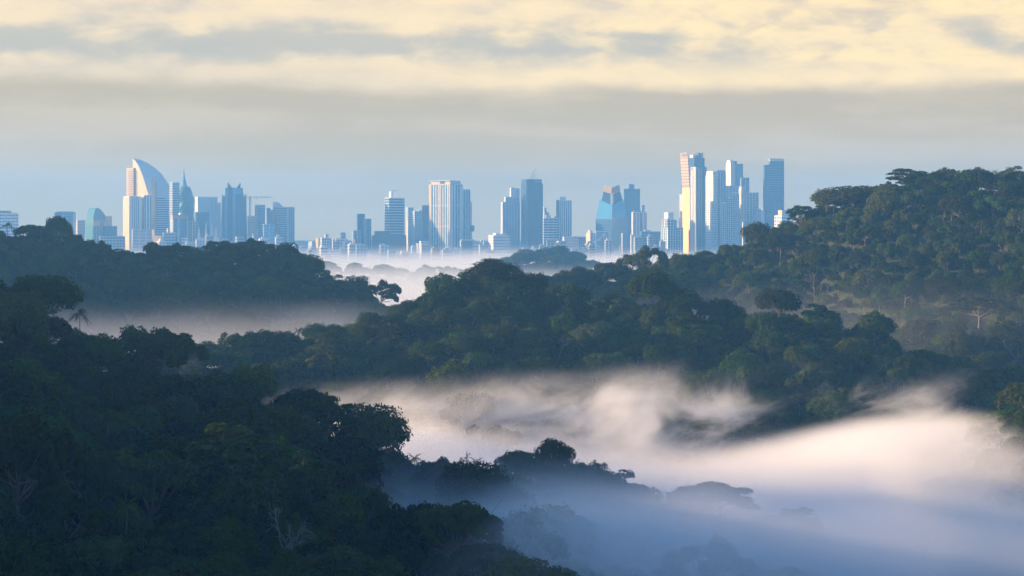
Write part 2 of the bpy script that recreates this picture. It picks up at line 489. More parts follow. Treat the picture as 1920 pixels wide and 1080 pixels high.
# visibility of the crown top against the bare terrain plus most of the canopy
vis = np.ones(len(cand), bool)
for t in np.linspace(0.25, 0.985, 60):
    xx, yy = cand[:, 0] * t, cand[:, 1] * t
    zz = CZ + (cz + hgt - CZ) * t
    away = (1 - t) * cand[:, 1]
    hh = height(xx, yy) + np.where(away > 18, 3.0, -6.0)
    vis &= ~((zz < hh) & (yy > 200))
vis &= cz > 3.5
cand, cz, rad, hgt = cand[vis], cz[vis], rad[vis], hgt[vis]
print('trees visible', len(cand))

# ------------------------------------------------------------------ single trees of note
def tree(kind, var, loc, scale, rz, sz=1.0):
    cm, tm, Rr, H = VAR[kind][var % len(VAR[kind])]
    o = empty(kind, loc, rz); o.scale = (scale, scale, scale * sz)
    c = bpy.data.objects.new('branches' if kind == 'bare_tree' else 'crown', cm); COL.objects.link(c); c.parent = o
    if kind == 'bare_tree': c['kind'] = 'stuff'
    t = bpy.data.objects.new('trunk', tm); COL.objects.link(t); t.parent = o
    return o

SPECIAL = [
 # kind, variant, px, py of the top, distance, crown radius in m, label
 ('broadleaf_tree', 4, 82, 521, 718, 12.5, 'tallest dark domed tree on the left end of the near forest ridge'),
 ('palm_tree', 0, 150, 590, 714, 5.0, 'palm poking out just right of the tall domed tree on the near ridge'),
 ('broadleaf_tree', 6, 320, 630, 708, 9.5, 'dark open-crowned tree with sky gaps on the near ridge, below the foggy valley'),
 ('broadleaf_tree', 1, 470, 690, 704, 9.5, 'bright green topped dome tree on the near ridge left of the peach fog'),
 ('umbrella_tree', 1, 612, 742, 700, 10.0, 'layered flat-topped dark tree on the near ridge against the peach fog'),
 ('broadleaf_tree', 2, 700, 782, 700, 7.5, 'steep dark dome tree on the near ridge right of the layered flat-topped tree'),
 ('palm_tree', 2, 778, 832, 703, 3.8, 'dark palm in silhouette left of the leafless brown tree on the spur'),
 ('palm_tree', 1, 814, 845, 703, 3.0, 'small upright palm between the dark palm and the leafless brown tree'),
 ('bare_tree', 3, 876, 822, 706, 6.5, 'leafless brown tree with fine rounded twigs on the foggy spur'),
 ('palm_tree', 0, 892, 848, 701, 3.8, 'palm standing in front of the leafless brown tree on the spur'),
 ('umbrella_tree', 2, 972, 838, 706, 7.0, 'open airy tree with light gaps left of the tall spur-end tree'),
 ('broadleaf_tree', 9, 1036, 824, 708, 6.4, 'tall narrow dark tree at the end of the spur above the fog'),
 ('broadleaf_tree', 0, 1003, 850, 712, 5.5, 'low bushy tree tucked left of the tall spur-end tree'),
 ('broadleaf_tree', 3, 1058, 862, 712, 5.5, 'bushy tree leaning into the fog right of the tall spur-end tree'),
 ('umbrella_tree', 0, 1335, 912, 722, 17.0, 'wide umbrella-shaped tree rising out of the blue fog'),
 ('umbrella_tree', 2, 930, 950, 585, 6.5, 'loose small crown in the mist beside the near slope foot'),
 ('broadleaf_tree', 3, 1005, 965, 580, 8.0, 'blue-grey tree in the fog at the foot of the near slope'),
 ('broadleaf_tree', 1, 1180, 1032, 568, 5.5, 'faint rounded tree low in the fog near the bottom edge'),
 ('broadleaf_tree', 10, 1325, 1042, 570, 5.5, 'lowest fogbound tree, alone at the bottom edge right of the middle'),
 ('umbrella_tree', 0, 850, 938, 507, 9.5, 'flat spreading tree with pale limbs at the right end of the near slope'),
 ('umbrella_tree', 2, 910, 990, 490, 8.0, 'drooping pale-limbed tree at the lowest right end of the near slope'),
 ('broadleaf_tree', 0, 580, 880, 520, 7.5, 'bright green dome tree in front of the small mist pocket'),
 ('bare_tree', 0, 172, 905, 480, 5.5, 'pale-limbed half-bare tree deep in the shaded near slope'),
 ('bare_tree', 2, 535, 945, 470, 6.0, 'slim pale-limbed tree low in the middle of the near slope'),
 ('palm_tree', 2, 205, 735, 600, 5.5, 'palm with upright fronds in the upper middle of the near slope'),
 ('palm_tree', 0, 300, 770, 585, 5.5, 'palm with arched fronds in the middle of the near slope'),
 ('palm_tree', 0, 14, 427, 1492, 7.5, 'big palm at the far left on the ridge under the white block'),
 ('broadleaf_tree', 0, 55, 423, 1500, 13.0, 'dome tree between the palms on the left ridge skyline'),
 ('palm_tree', 1, 78, 433, 1488, 6.0, 'left one of the two palms right of the dome tree on the left ridge'),
 ('palm_tree', 2, 104, 440, 1486, 6.0, 'right one of the two palms right of the dome tree on the left ridge'),
 ('broadleaf_tree', 2, 160, 450, 1496, 9.5, 'small dark round tree on the left ridge under the curved glass building'),
 ('umbrella_tree', 0, 330, 462, 1494, 16.0, 'broad flat crown on the left ridge below the sail-shaped tower'),
 ('umbrella_tree', 1, 470, 464, 1494, 18.0, 'wide dark crown with light gaps on the left ridge below the crane'),
 ('umbrella_tree', 2, 315, 490, 1440, 9.0, 'emergent tree with a white trunk on the left ridge face'),
 ('umbrella_tree', 2, 238, 560, 1370, 8.0, 'tree with a thin white trunk standing in the misty hollow of the left ridge'),
 ('broadleaf_tree', 4, 925, 489, 1178, 16.0, 'large domed crown on the middle ridge left of the dark blue slab tower'),
 ('broadleaf_tree', 10, 990, 497, 1172, 9.5, 'small flat round crown on the middle ridge below the dark blue slab tower'),
 ('broadleaf_tree', 0, 995, 543, 1090, 8.0, 'yellow-green round crown standing out of the middle ridge face'),
 ('bare_tree', 0, 1045, 562, 1085, 6.5, 'pale forked tree right of the yellow-green crown on the middle ridge'),
 ('bare_tree', 2, 1101, 598, 1060, 3.5, 'white dead snag on the shaded face of the middle ridge'),
 ('bare_tree', 2, 1024, 690, 1010, 3.5, 'thin white snag just above the fog wisps on the middle ridge'),
 ('umbrella_tree', 2, 785, 556, 1110, 8.0, 'reddish-grey open crown on the sunny end of the middle ridge'),
 ('broadleaf_tree', 4, 1222, 508, 1148, 12.0, 'dark double-domed crown on the middle ridge under the chamfered glass tower'),
 ('broadleaf_tree', 2, 1640, 586, 1098, 11.0, 'round bushy crown standing alone near the right end of the middle ridge'),
 ('broadleaf_tree', 1, 1460, 545, 1118, 13.0, 'broad dark crown on the middle ridge below the blue banded tower'),
 ('umbrella_tree', 1, 1698, 318, 1540, 15.0, 'flat-topped tree on the left shoulder of the right hill crest'),
 ('broadleaf_tree', 4, 1600, 352, 1540, 22.0, 'huge rounded crown on the left shoulder of the right hill'),
 ('bare_tree', 1, 1528, 515, 1440, 7.0, 'pale bare-limbed crown on the lower left of the right hill'),
 ('umbrella_tree', 2, 1835, 560, 1285, 20.0, 'wide sunlit spreading tree with a white trunk at the foot of the right hill'),
 ('broadleaf_tree', 9, 1837, 478, 1380, 9.0, 'pale yellowish round crown on the right hill face'),
 ('bare_tree', 0, 1905, 640, 1220, 7.0, 'sunlit half-bare tree at the right edge below the spreading tree'),
]
GROUPNAME = {'broadleaf_tree': 'broadleaf trees', 'umbrella_tree': 'umbrella trees', 'palm_tree': 'palms', 'bare_tree': 'half-bare trees'}
spx = []
for kind, var, px, py, D, Rr, lab in SPECIAL:
    q = P(px, py, D); gz = float(height(q.x, q.y))
    Hn = max(q.z - gz, Rr * 0.9)
    _, _, r0, h0 = VAR[kind][var % len(VAR[kind])]
    s = Rr / r0
    if kind == 'palm_tree': Hn += 1.5
    sz = Hn / (h0 * s)
    if sz > 1.3:
        if kind == 'bare_tree': Hn = h0 * s * 1.3
        elif kind == 'palm_tree': Hn = h0 * s * 1.25
        else: s = min(max(s, Hn / (h0 * 1.3)), s * 1.2); Hn = min(Hn, h0 * s * 1.3)
        sz = Hn / (h0 * s)
    if sz < .55: gz -= h0 * s * .55 - Hn; sz = .55
    o = tree(kind, var, (q.x, q.y, gz), s, (px * 0.37) % 6.28, sz)
    tag(o, lab, 'palm' if kind == 'palm_tree' else 'tree', GROUPNAME[kind])
    spx.append((q.x, q.y, Rr))
spx = np.array(spx)
# keep the canopy off the trees of note, and lower in front of them
dist = np.sqrt((cand[:, None, 0] - spx[None, :, 0]) ** 2 + ((cand[:, None, 1] - spx[None, :, 1])) ** 2)
ok = (dist > spx[None, :, 2] * 0.72 + rad[:, None] * .35).all(1)
cand, cz, rad, hgt = cand[ok], cz[ok], rad[ok], hgt[ok]

# ------------------------------------------------------------------ the forest
def zone(x, y):
    best, bz = None, -1e9
    for nm, (rx, ry, rz, sf, sb, rr) in RIDGES.items():
        dy = y - np.interp(x, rx, ry); z = np.interp(x, rx, rz) - (sf if dy < 0 else sb) * abs(dy) - .35 * (max(rx[0] - x, 0) + max(x - rx[-1], 0))
        if z > bz: best, bz = nm, z
    return best
rs = np.random.RandomState(99)
kinds = np.array(['broadleaf_tree', 'umbrella_tree', 'palm_tree', 'bare_tree'])[rs.choice(4, len(cand), p=[.868, .09, .04, .002])]
size_px = rad / cand[:, 1]
inx = np.abs(cand[:, 0] / cand[:, 1]) < 0.2527 + 0.006
iny = (CZ - cz - hgt) / cand[:, 1] < (1080 - HOR) / F
rad = np.where(kinds == 'palm_tree', np.minimum(rad, 6.0), rad)
single = np.zeros(len(cand), bool)
for kd, cap in (('broadleaf_tree', 285), ('umbrella_tree', 70), ('palm_tree', 45), ('bare_tree', 20)):
    idx = np.where((kinds == kd) & inx & iny)[0]
    idx = idx[np.argsort(-size_px[idx])][:cap]
    single[idx] = True

ZL = {'A1': 'near left slope', 'A2': 'near slope front', 'A3': 'foggy slope foot', 'B': 'middle ridge', 'C': 'left ridge', 'D': 'right hill', 'D2': 'right hill foot', 'E': 'right fog spur', 'K': 'far knoll', 'L': 'misty plain'}
LOOK = {'broadleaf_tree': ['dark rounded', 'broad low-domed', 'tall domed', 'flat lumpy', 'dense many-lobed', 'loose open', 'gappy big-lobed', 'fine-leaved', 'vine-draped column-like', 'tall egg-shaped', 'wide pale-trunked'],
        'umbrella_tree': ['flat-crowned', 'layered flat-crowned', 'airy pale-limbed'], 'palm_tree': ['slender', 'short', 'tall'], 'bare_tree': ['pale half-bare', 'twiggy half-bare', 'forked half-bare', 'fine-twigged bare']}
LAND = [(16, 'far-left white block'), (120, 'glass sign block'), (187, 'curved glass building'), (265, 'sail tower'), (345, 'green spire tower'), (440, 'crowned glass tower'),
        (535, 'grey paired towers'), (625, 'low white blocks'), (685, 'twin slabs'), (740, 'white-banded tower'), (840, 'white ribbed tower'), (905, 'blue stem box'), (955, 'punched-window tower'),
        (997, 'dark blue tower'), (1057, 'dark-sided tower'), (1148, 'chamfered tower'), (1225, 'low blue offices'), (1285, 'golden tower'), (1345, 'white banded tower'), (1400, 'stepped white towers'),
        (1450, 'blue banded tower'), (1560, 'right hill shoulder'), (1720, 'flat-topped crest tree'), (1860, 'right hill summit')]
def height_word(py):
    return 'high' if py < 560 else ('midway' if py < 760 else ('low' if py < 930 else 'bottommost'))
todo = {}
for i in np.where(single)[0]:
    kd = kinds[i]; v = int(rs.randint(len(VAR[kd])))
    _, _, r0, h0 = VAR[kd][v]; s = rad[i] / r0
    if kd == 'palm_tree': s = rad[i] * .72 / r0
    o = tree(kd, v, (cand[i, 0], cand[i, 1], cz[i]), s, rs.uniform(0, 6.28), float(np.clip(hgt[i] / (h0 * s), .7, 1.45)))
    px = 960 + cand[i, 0] / cand[i, 1] * F; py = HOR + (CZ - cz[i] - hgt[i] * .8) / cand[i, 1] * F
    noun = 'palm' if kd == 'palm_tree' else 'tree'
    lab = '%s %s, %s on %s below the %s' % (LOOK[kd][v], noun, height_word(py), ZL[zone(cand[i, 0], cand[i, 1])], min(LAND, key=lambda l: abs(l[0] - px))[1])
    tag(o, lab, noun, GROUPNAME[kd] + ' of the forest')
    todo.setdefault(lab, []).append((px, o))
NUM = ['', '', 'two', 'three', 'four', 'five', 'six', 'seven', 'eight']; ORD = ['first', 'second', 'third', 'fourth', 'fifth', 'sixth', 'seventh', 'eighth']
for lab, l in todo.items():
    if len(l) < 2: continue
    l.sort(key=lambda q: q[0]); n = len(l)
    for j, (px, o) in enumerate(l):
        o['label'] = lab + (', leftmost of %s' % NUM[n] if j == 0 else (', rightmost of %s' % NUM[n] if j == n - 1 else ', %s from left' % ORD[j]))

# the rest of the canopy, too many to count, one mass for each hill
src = bpy.data.collections.new('forest_sources')
SRC = []
for kd in ('broadleaf_tree', 'umbrella_tree', 'palm_tree', 'bare_tree'):
    for j, (cm, tm, r0, h0) in enumerate(VAR[kd]):
        me = bpy.data.meshes.new('src')
        nvc = len(cm.vertices); vc = np.empty(nvc * 3); cm.vertices.foreach_get('co', vc); vt = np.empty(len(tm.vertices) * 3); tm.vertices.foreach_get('co', vt)
        fc = [tuple(p.vertices) for p in cm.polygons] + [tuple(a + nvc for a in p.vertices) for p in tm.polygons]
        me.from_pydata(np.concatenate([vc, vt]).reshape(-1, 3).tolist(), [], fc)
        me.materials.append(cm.materials[0]); me.materials.append(tm.materials[0])
        me.polygons.foreach_set('material_index', [0] * len(cm.polygons) + [1] * len(tm.polygons)); me.update()
        so = bpy.data.objects.new('s%02d' % len(SRC), me); src.objects.link(so); SRC.append((kd, j, r0, h0))

ng = bpy.data.node_groups.new('canopy', 'GeometryNodeTree')
ng.interface.new_socket('Geometry', in_out='INPUT', socket_type='NodeSocketGeometry')
ng.interface.new_socket('Geometry', in_out='OUTPUT', socket_type='NodeSocketGeometry')
gi = ng.nodes.new('NodeGroupInput'); go = ng.nodes.new('NodeGroupOutput')
ip = ng.nodes.new('GeometryNodeInstanceOnPoints'); ci = ng.nodes.new('GeometryNodeCollectionInfo')
ci.inputs['Collection'].default_value = src; ci.inputs['Separate Children'].default_value = True; ci.inputs['Reset Children'].default_value = True
def attr(nm, typ):
    n = ng.nodes.new('GeometryNodeInputNamedAttribute'); n.data_type = typ; n.inputs['Name'].default_value = nm; return n.outputs['Attribute']
ng.links.new(gi.outputs[0], ip.inputs['Points']); ng.links.new(ci.outputs[0], ip.inputs['Instance'])
ip.inputs['Pick Instance'].default_value = True
ng.links.new(attr('src', 'INT'), ip.inputs['Instance Index'])
ng.links.new(attr('rot', 'FLOAT_VECTOR'), ip.inputs['Rotation']); ng.links.new(attr('siz', 'FLOAT_VECTOR'), ip.inputs['Scale'])
ng.links.new(ip.outputs[0], go.inputs[0])

def forest(pos, rad_, hgt_, kd_, label):
    n = len(pos)
    if n == 0: return
    me = bpy.data.meshes.new('forest'); me.from_pydata([tuple(p) for p in pos], [], [])
    si = np.zeros(n, int); rot = np.zeros((n, 3)); sc = np.zeros((n, 3))
    for i in range(n):
        opts = [a for a, s_ in enumerate(SRC) if s_[0] == kd_[i]]; a = opts[rs.randint(len(opts))]
        s = rad_[i] / SRC[a][2] * (.72 if kd_[i] == 'palm_tree' else 1)
        si[i] = a; rot[i] = (rs.uniform(-.06, .06), rs.uniform(-.06, .06), rs.uniform(0, 6.28)); sc[i] = (s, s, s * np.clip(hgt_[i] / (SRC[a][3] * s), .6, 1.5))
    me.attributes.new('src', 'INT', 'POINT').data.foreach_set('value', si)
    me.attributes.new('rot', 'FLOAT_VECTOR', 'POINT').data.foreach_set('vector', rot.ravel())
    me.attributes.new('siz', 'FLOAT_VECTOR', 'POINT').data.foreach_set('vector', sc.ravel())
    o = bpy.data.objects.new('forest', me); COL.objects.link(o)
    md = o.modifiers.new('canopy', 'NODES'); md.node_group = ng
    tag(o, label, 'forest', kind='stuff')

zn = np.array([zone(x, y) for x, y in cand])
FL = {'A1': 'dense dark canopy filling the near left slope', 'A2': 'dense dark canopy at the front of the near left slope', 'A3': 'fogbound undergrowth and crowns at the foot of the near slope',
      'B': 'unbroken rainforest canopy covering the middle ridge', 'C': 'unbroken rainforest canopy covering the left ridge under the city', 'D': 'unbroken rainforest canopy covering the big right hill',
      'D2': 'partly sunlit canopy at the foot of the right hill', 'E': 'dark canopy on the small fog-draped spur at the right edge'}
pos = np.column_stack([cand, cz])
for z_, lab in FL.items():
    w = (zn == z_) & ~single
    forest(pos[w], rad[w], hgt[w], kinds[w], lab)
# unseen trees added on the shading hill to break up its shadow edge
n = 420; x = rs.uniform(-800, -430, n); y = rs.uniform(520, 800, n); z = height(x, y); k_ = z > 30
forest(np.column_stack([x, y, z])[k_], rs.uniform(6, 12, n)[k_], rs.uniform(13, 24, n)[k_], np.array(['broadleaf_tree'] * n)[k_], 'unseen wood added on the shading hill left of the view to break its shadow')
# the far woods on the plain in front of the city
for key, n, lab, x0, x1 in (('K', 110, 'hazy blue wood on the far knoll under the dark blue slab tower', 930, 1110), ('L', 70, 'faint treetops showing through the mist on the plain before the city', 520, 860)):
    rx, ry, rz = RIDGES[key][:3]
    px = rs.uniform(x0, x1, n); D = rs.normal(ry[0], 45, n); x = (px - 960) / F * D
    zz = height(x, D); r_ = rs.uniform(7, 19, n)
    forest(np.column_stack([x, D, zz]), r_, r_ * rs.uniform(1.0, 1.7, n), np.array(['broadleaf_tree'] * n), lab)

# ------------------------------------------------------------------ the city
def glass_mat(name, col, rough=0.22, metal=0.0):
    m = surf_mat(name, col, rough, 0.6, metal, var=0.22, scale=0.05)
    return m
CM = dict(
    white=surf_mat('white_render', (.76, .72, .65), .8, .2, var=.07), cream=surf_mat('cream_and_sunlit_render', (.66, .50, .29), .8, .2, var=.08),  # cream also puts warm sunlight into the colour of white walls
    grey=surf_mat('grey_concrete', (.42, .42, .42), .85, .2, var=.12), pale=surf_mat('pale_grey_concrete', (.60, .61, .61), .85, .2, var=.1),
    brown=surf_mat('brown_cladding', (.40, .27, .18), .8, .2, var=.15), red=surf_mat('red_roof', (.45, .16, .10), .8, .2, var=.15),
    tan=surf_mat('tan_panel', (.46, .30, .17), .6, .3, var=.12), steel=surf_mat('painted_steel', (.35, .33, .30), .6, .4, var=.1), dark=surf_mat('dark_panel', (.05, .06, .07), .5, .4, var=.2),
    glass=glass_mat('blue_glass', (.07, .14, .21)), deep=glass_mat('deep_blue_glass', (.03, .075, .13)), light=glass_mat('light_blue_glass', (.20, .33, .42)),
    teal=glass_mat('teal_glass', (.07, .19, .18)), sky=glass_mat('bright_blue_glass', (.12, .38, .58), .12), gold=glass_mat('gold_glass', (.62, .36, .05), .45, .2), bronze=glass_mat('bronze_glass', (.26, .13, .06), .4),
)
GZ = 2.6      # the plain

def zof(y, D): return CZ + (HOR - y) / F * D

def frame(x0, x1, D, psi, a):
    """base frame of a block seen between photo columns x0..x1, its near corner at fraction a; left face d deep, front face w wide"""
    Wm = (x1 - x0) / F * D; ps = R(psi); a = min(max(a, 0.02), 0.98)
    w = (1 - a) * Wm / math.cos(ps); d = a * Wm / math.sin(ps)
    c0 = P(x0 + a * (x1 - x0), HOR, D); al = math.atan2(c0.x, c0.y)
    ang = ps - al
    u = Vector((math.cos(ang), math.sin(ang), 0)); v = Vector((-math.sin(ang), math.cos(ang), 0))
    c = Vector((c0.x, c0.y, 0)) + u * w / 2 + v * d / 2
    return (c.x, c.y, GZ), ang, w, d

def facade(o, x0, x1, y0, y1, z0, z1, core, wall, fh, sf, nf, pf, nd, nm='core', slabm=None):
    MB().box(x0 + .45, x1 - .45, y0 + .45, y1 - .45, z0, z1 - .3).build(nm, CM[core], o)
    if sf > 0:
        mb = MB(); n = max(1, int(round((z1 - z0) / fh))); h = (z1 - z0) / n
        for i in range(n):
            zt = z1 - i * h
            mb.box(x0, x1, y0, y1, zt - h * sf, zt)
        mb.build('floor_slab', CM[slabm or wall], o, kind='stuff')
    if pf > 0:
        mb = MB(); e = .16
        for cnt, horiz in ((nf, True), (nd, False)):
            if not cnt: continue
            L = (x1 - x0) if horiz else (y1 - y0); b = L / cnt; pw = b * pf
            for i in range(cnt + 1):
                c = -L / 2 + i * b; p0, p1 = max(-L / 2 - e, c - pw / 2), min(L / 2 + e, c + pw / 2)
                if horiz:
                    m_ = (x0 + x1) / 2
                    mb.box(m_ + p0, m_ + p1, y0 - e, y0 + .5, z0, z1 + .25); mb.box(m_ + p0, m_ + p1, y1 - .5, y1 + e, z0, z1 + .25)
                else:
                    m_ = (y0 + y1) / 2
                    mb.box(x0 - e * .8, x0 + .5, m_ + p0, m_ + p1, z0, z1 + .2); mb.box(x1 - .5, x1 + e * .8, m_ + p0, m_ + p1, z0, z1 + .2)
        mb.build('pier', CM[wall], o, kind='stuff')

def T(x0, x1, yt, D, psi, a, core, wall, fh, sf, nf, pf, nd, label, name='office_tower', cat='building', tiers=(), roof=(), fstrip=(), lstrip=(), mast=(), slabm=None, grp=None):
    loc, ang, w, d = frame(x0, x1, D, psi, a)
    o = empty(name, loc, ang); tag(o, label, cat, grp)
    zt = zof(yt, D) - GZ
    facade(o, -w / 2, w / 2, -d / 2, d / 2, -1, zt, core, wall, fh, sf, nf, pf, nd, slabm=slabm)
    for (u0, u1, v0, v1, y, *st) in tiers:                 # set-back upper storeys
        c_, w_ = (st + [core, wall])[:2] if len(st) >= 2 else (core, wall)
        zz = zof(y, D) - GZ
        facade(o, -w / 2 + u0 * w, -w / 2 + u1 * w, -d / 2 + v0 * d, -d / 2 + v1 * d, zt + .05, zz, c_, w_, fh, sf, max(1, int(nf * (u1 - u0))), pf, max(1, int(nd * (v1 - v0))), nm='upper_storeys', slabm=slabm)
    for (u0, u1, v0, v1, ya, yb, m_) in roof:              # plant rooms on the roof
        MB().box(-w / 2 + u0 * w, -w / 2 + u1 * w, -d / 2 + v0 * d, -d / 2 + v1 * d, zof(yb, D) - GZ + .02, zof(ya, D) - GZ).build('roof_box', CM[m_], o)
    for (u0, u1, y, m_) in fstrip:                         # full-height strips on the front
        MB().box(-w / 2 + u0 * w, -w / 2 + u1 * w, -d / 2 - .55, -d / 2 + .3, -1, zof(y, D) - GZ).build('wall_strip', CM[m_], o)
    for (v0, v1, y, m_) in lstrip:                         # left-side strips, cream ones colouring in the sun's warmth; v from the near corner
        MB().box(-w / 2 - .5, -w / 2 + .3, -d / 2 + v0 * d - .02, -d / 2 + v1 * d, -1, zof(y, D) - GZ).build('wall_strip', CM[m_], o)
    for (u, ya, yb) in mast:
        MB().tube([(-w / 2 + u * w, 0, zof(yb, D) - GZ - 1), (-w / 2 + u * w, 0, zof(ya, D) - GZ)], [.7, .35], 6).build('mast', CM['steel'], o)
    return o, w, d

AB, OT = 'apartment_block', 'office_tower'
# ---- left group
T(-30, 33, 399, 5700, 12, .05, 'glass', 'white', 9, .62, 12, .35, 3, 'white block with dark window rows and a red roof at the far left', AB, roof=[(.3, .78, .1, .9, 395, 399, 'red')])
T(101, 141, 398, 5800, 14, .06, 'glass', 'light', 8, .22, 5, .12, 2, 'glass office block with a boxed sign panel, left of the curved building', fstrip=[(.0, .30, 398, 'glass'), (.86, .97, 400, 'pale')], roof=[(.1, .9, .1, .9, 396.5, 398, 'glass')])
T(142, 159, 413, 5850, 25, .2, 'brown', 'pale', 7, .4, 4, .3, 2, 'low brown-grey block tucked beside the glass office block at left', AB)
T(116, 127, 441, 5600, 25, .4, 'white', 'white', 8, .3, 2, .3, 2, 'tiny sunlit white house above the left ridge treetops', AB)
T(186, 234, 443, 5650, 10, .04, 'glass', 'grey', 8, .3, 8, .2, 2, 'low grey-blue slab left of the foot of the sail-shaped tower', AB)
# curved-roof glass building
def curved():
    D = 5900; loc, ang, w, d = frame(161, 214, D, 25, .25); o = empty('glass_hall', loc, ang); tag(o, 'curved-roofed glass building with a sunlit upper box, left of the sail-shaped tower', 'building')
    z = lambda y: zof(y, D) - GZ
    pr = [(-.5, z(420)), (-.46, z(402)), (-.40, z(393)), (-.33, z(390)), (-.18, z(391)), (-.05, z(397)), (.08, z(405)), (.08, 0), (-.5, 0)]
    mb = MB(); n = len(pr); v = [(u * w, -d / 2, zz) for u, zz in pr] + [(u * w, d / 2, zz) for u, zz in pr]
    mb.add(v, [tuple(range(n - 1, -1, -1)), tuple(range(n, 2 * n))] + [(i, (i + 1) % n, n + (i + 1) % n, n + i) for i in range(n)]); mb.build('curved_hall', CM['teal'], o)
    MB().box(.09 * w, .42 * w, -d * .4, d * .4, 0, z(405)).build('upper_box', CM['cream'], o)
    mb = MB()
    for i in range(8): mb.box((-.49 + i * .072) * w, (-.475 + i * .072) * w, -d / 2 - .5, -d / 2 + .3, 0, z(412))
    mb.build('rib', CM['white'], o, kind='stuff')
    MB().box(-.5 * w, -.2 * w, -d / 2 - .9, -d / 2 + .2, z(424), z(414)).build('balcony_band', CM['cream'], o)
    MB().box(-.02 * w, .16 * w, -d / 2 - 1.2, -d / 2 + .2, z(424), z(415)).build('balcony_band', CM['cream'], o)
    mb = MB(); pl = [(-.12 * w, -d / 2 - 16), (.5 * w, -d / 2 - 14), (.5 * w, -d / 2 - 1.5), (-.12 * w, -d / 2 - 1.5)]; tp = [(-.02 * w, -d / 2 - 18), (.5 * w, -d / 2 - 18), (.5 * w, -d / 2 - 1.5), (-.02 * w, -d / 2 - 1.5)]
    mb.prism(pl, 0, z(424), top=tp); mb.build('glass_podium', CM['glass'], o)
curved()

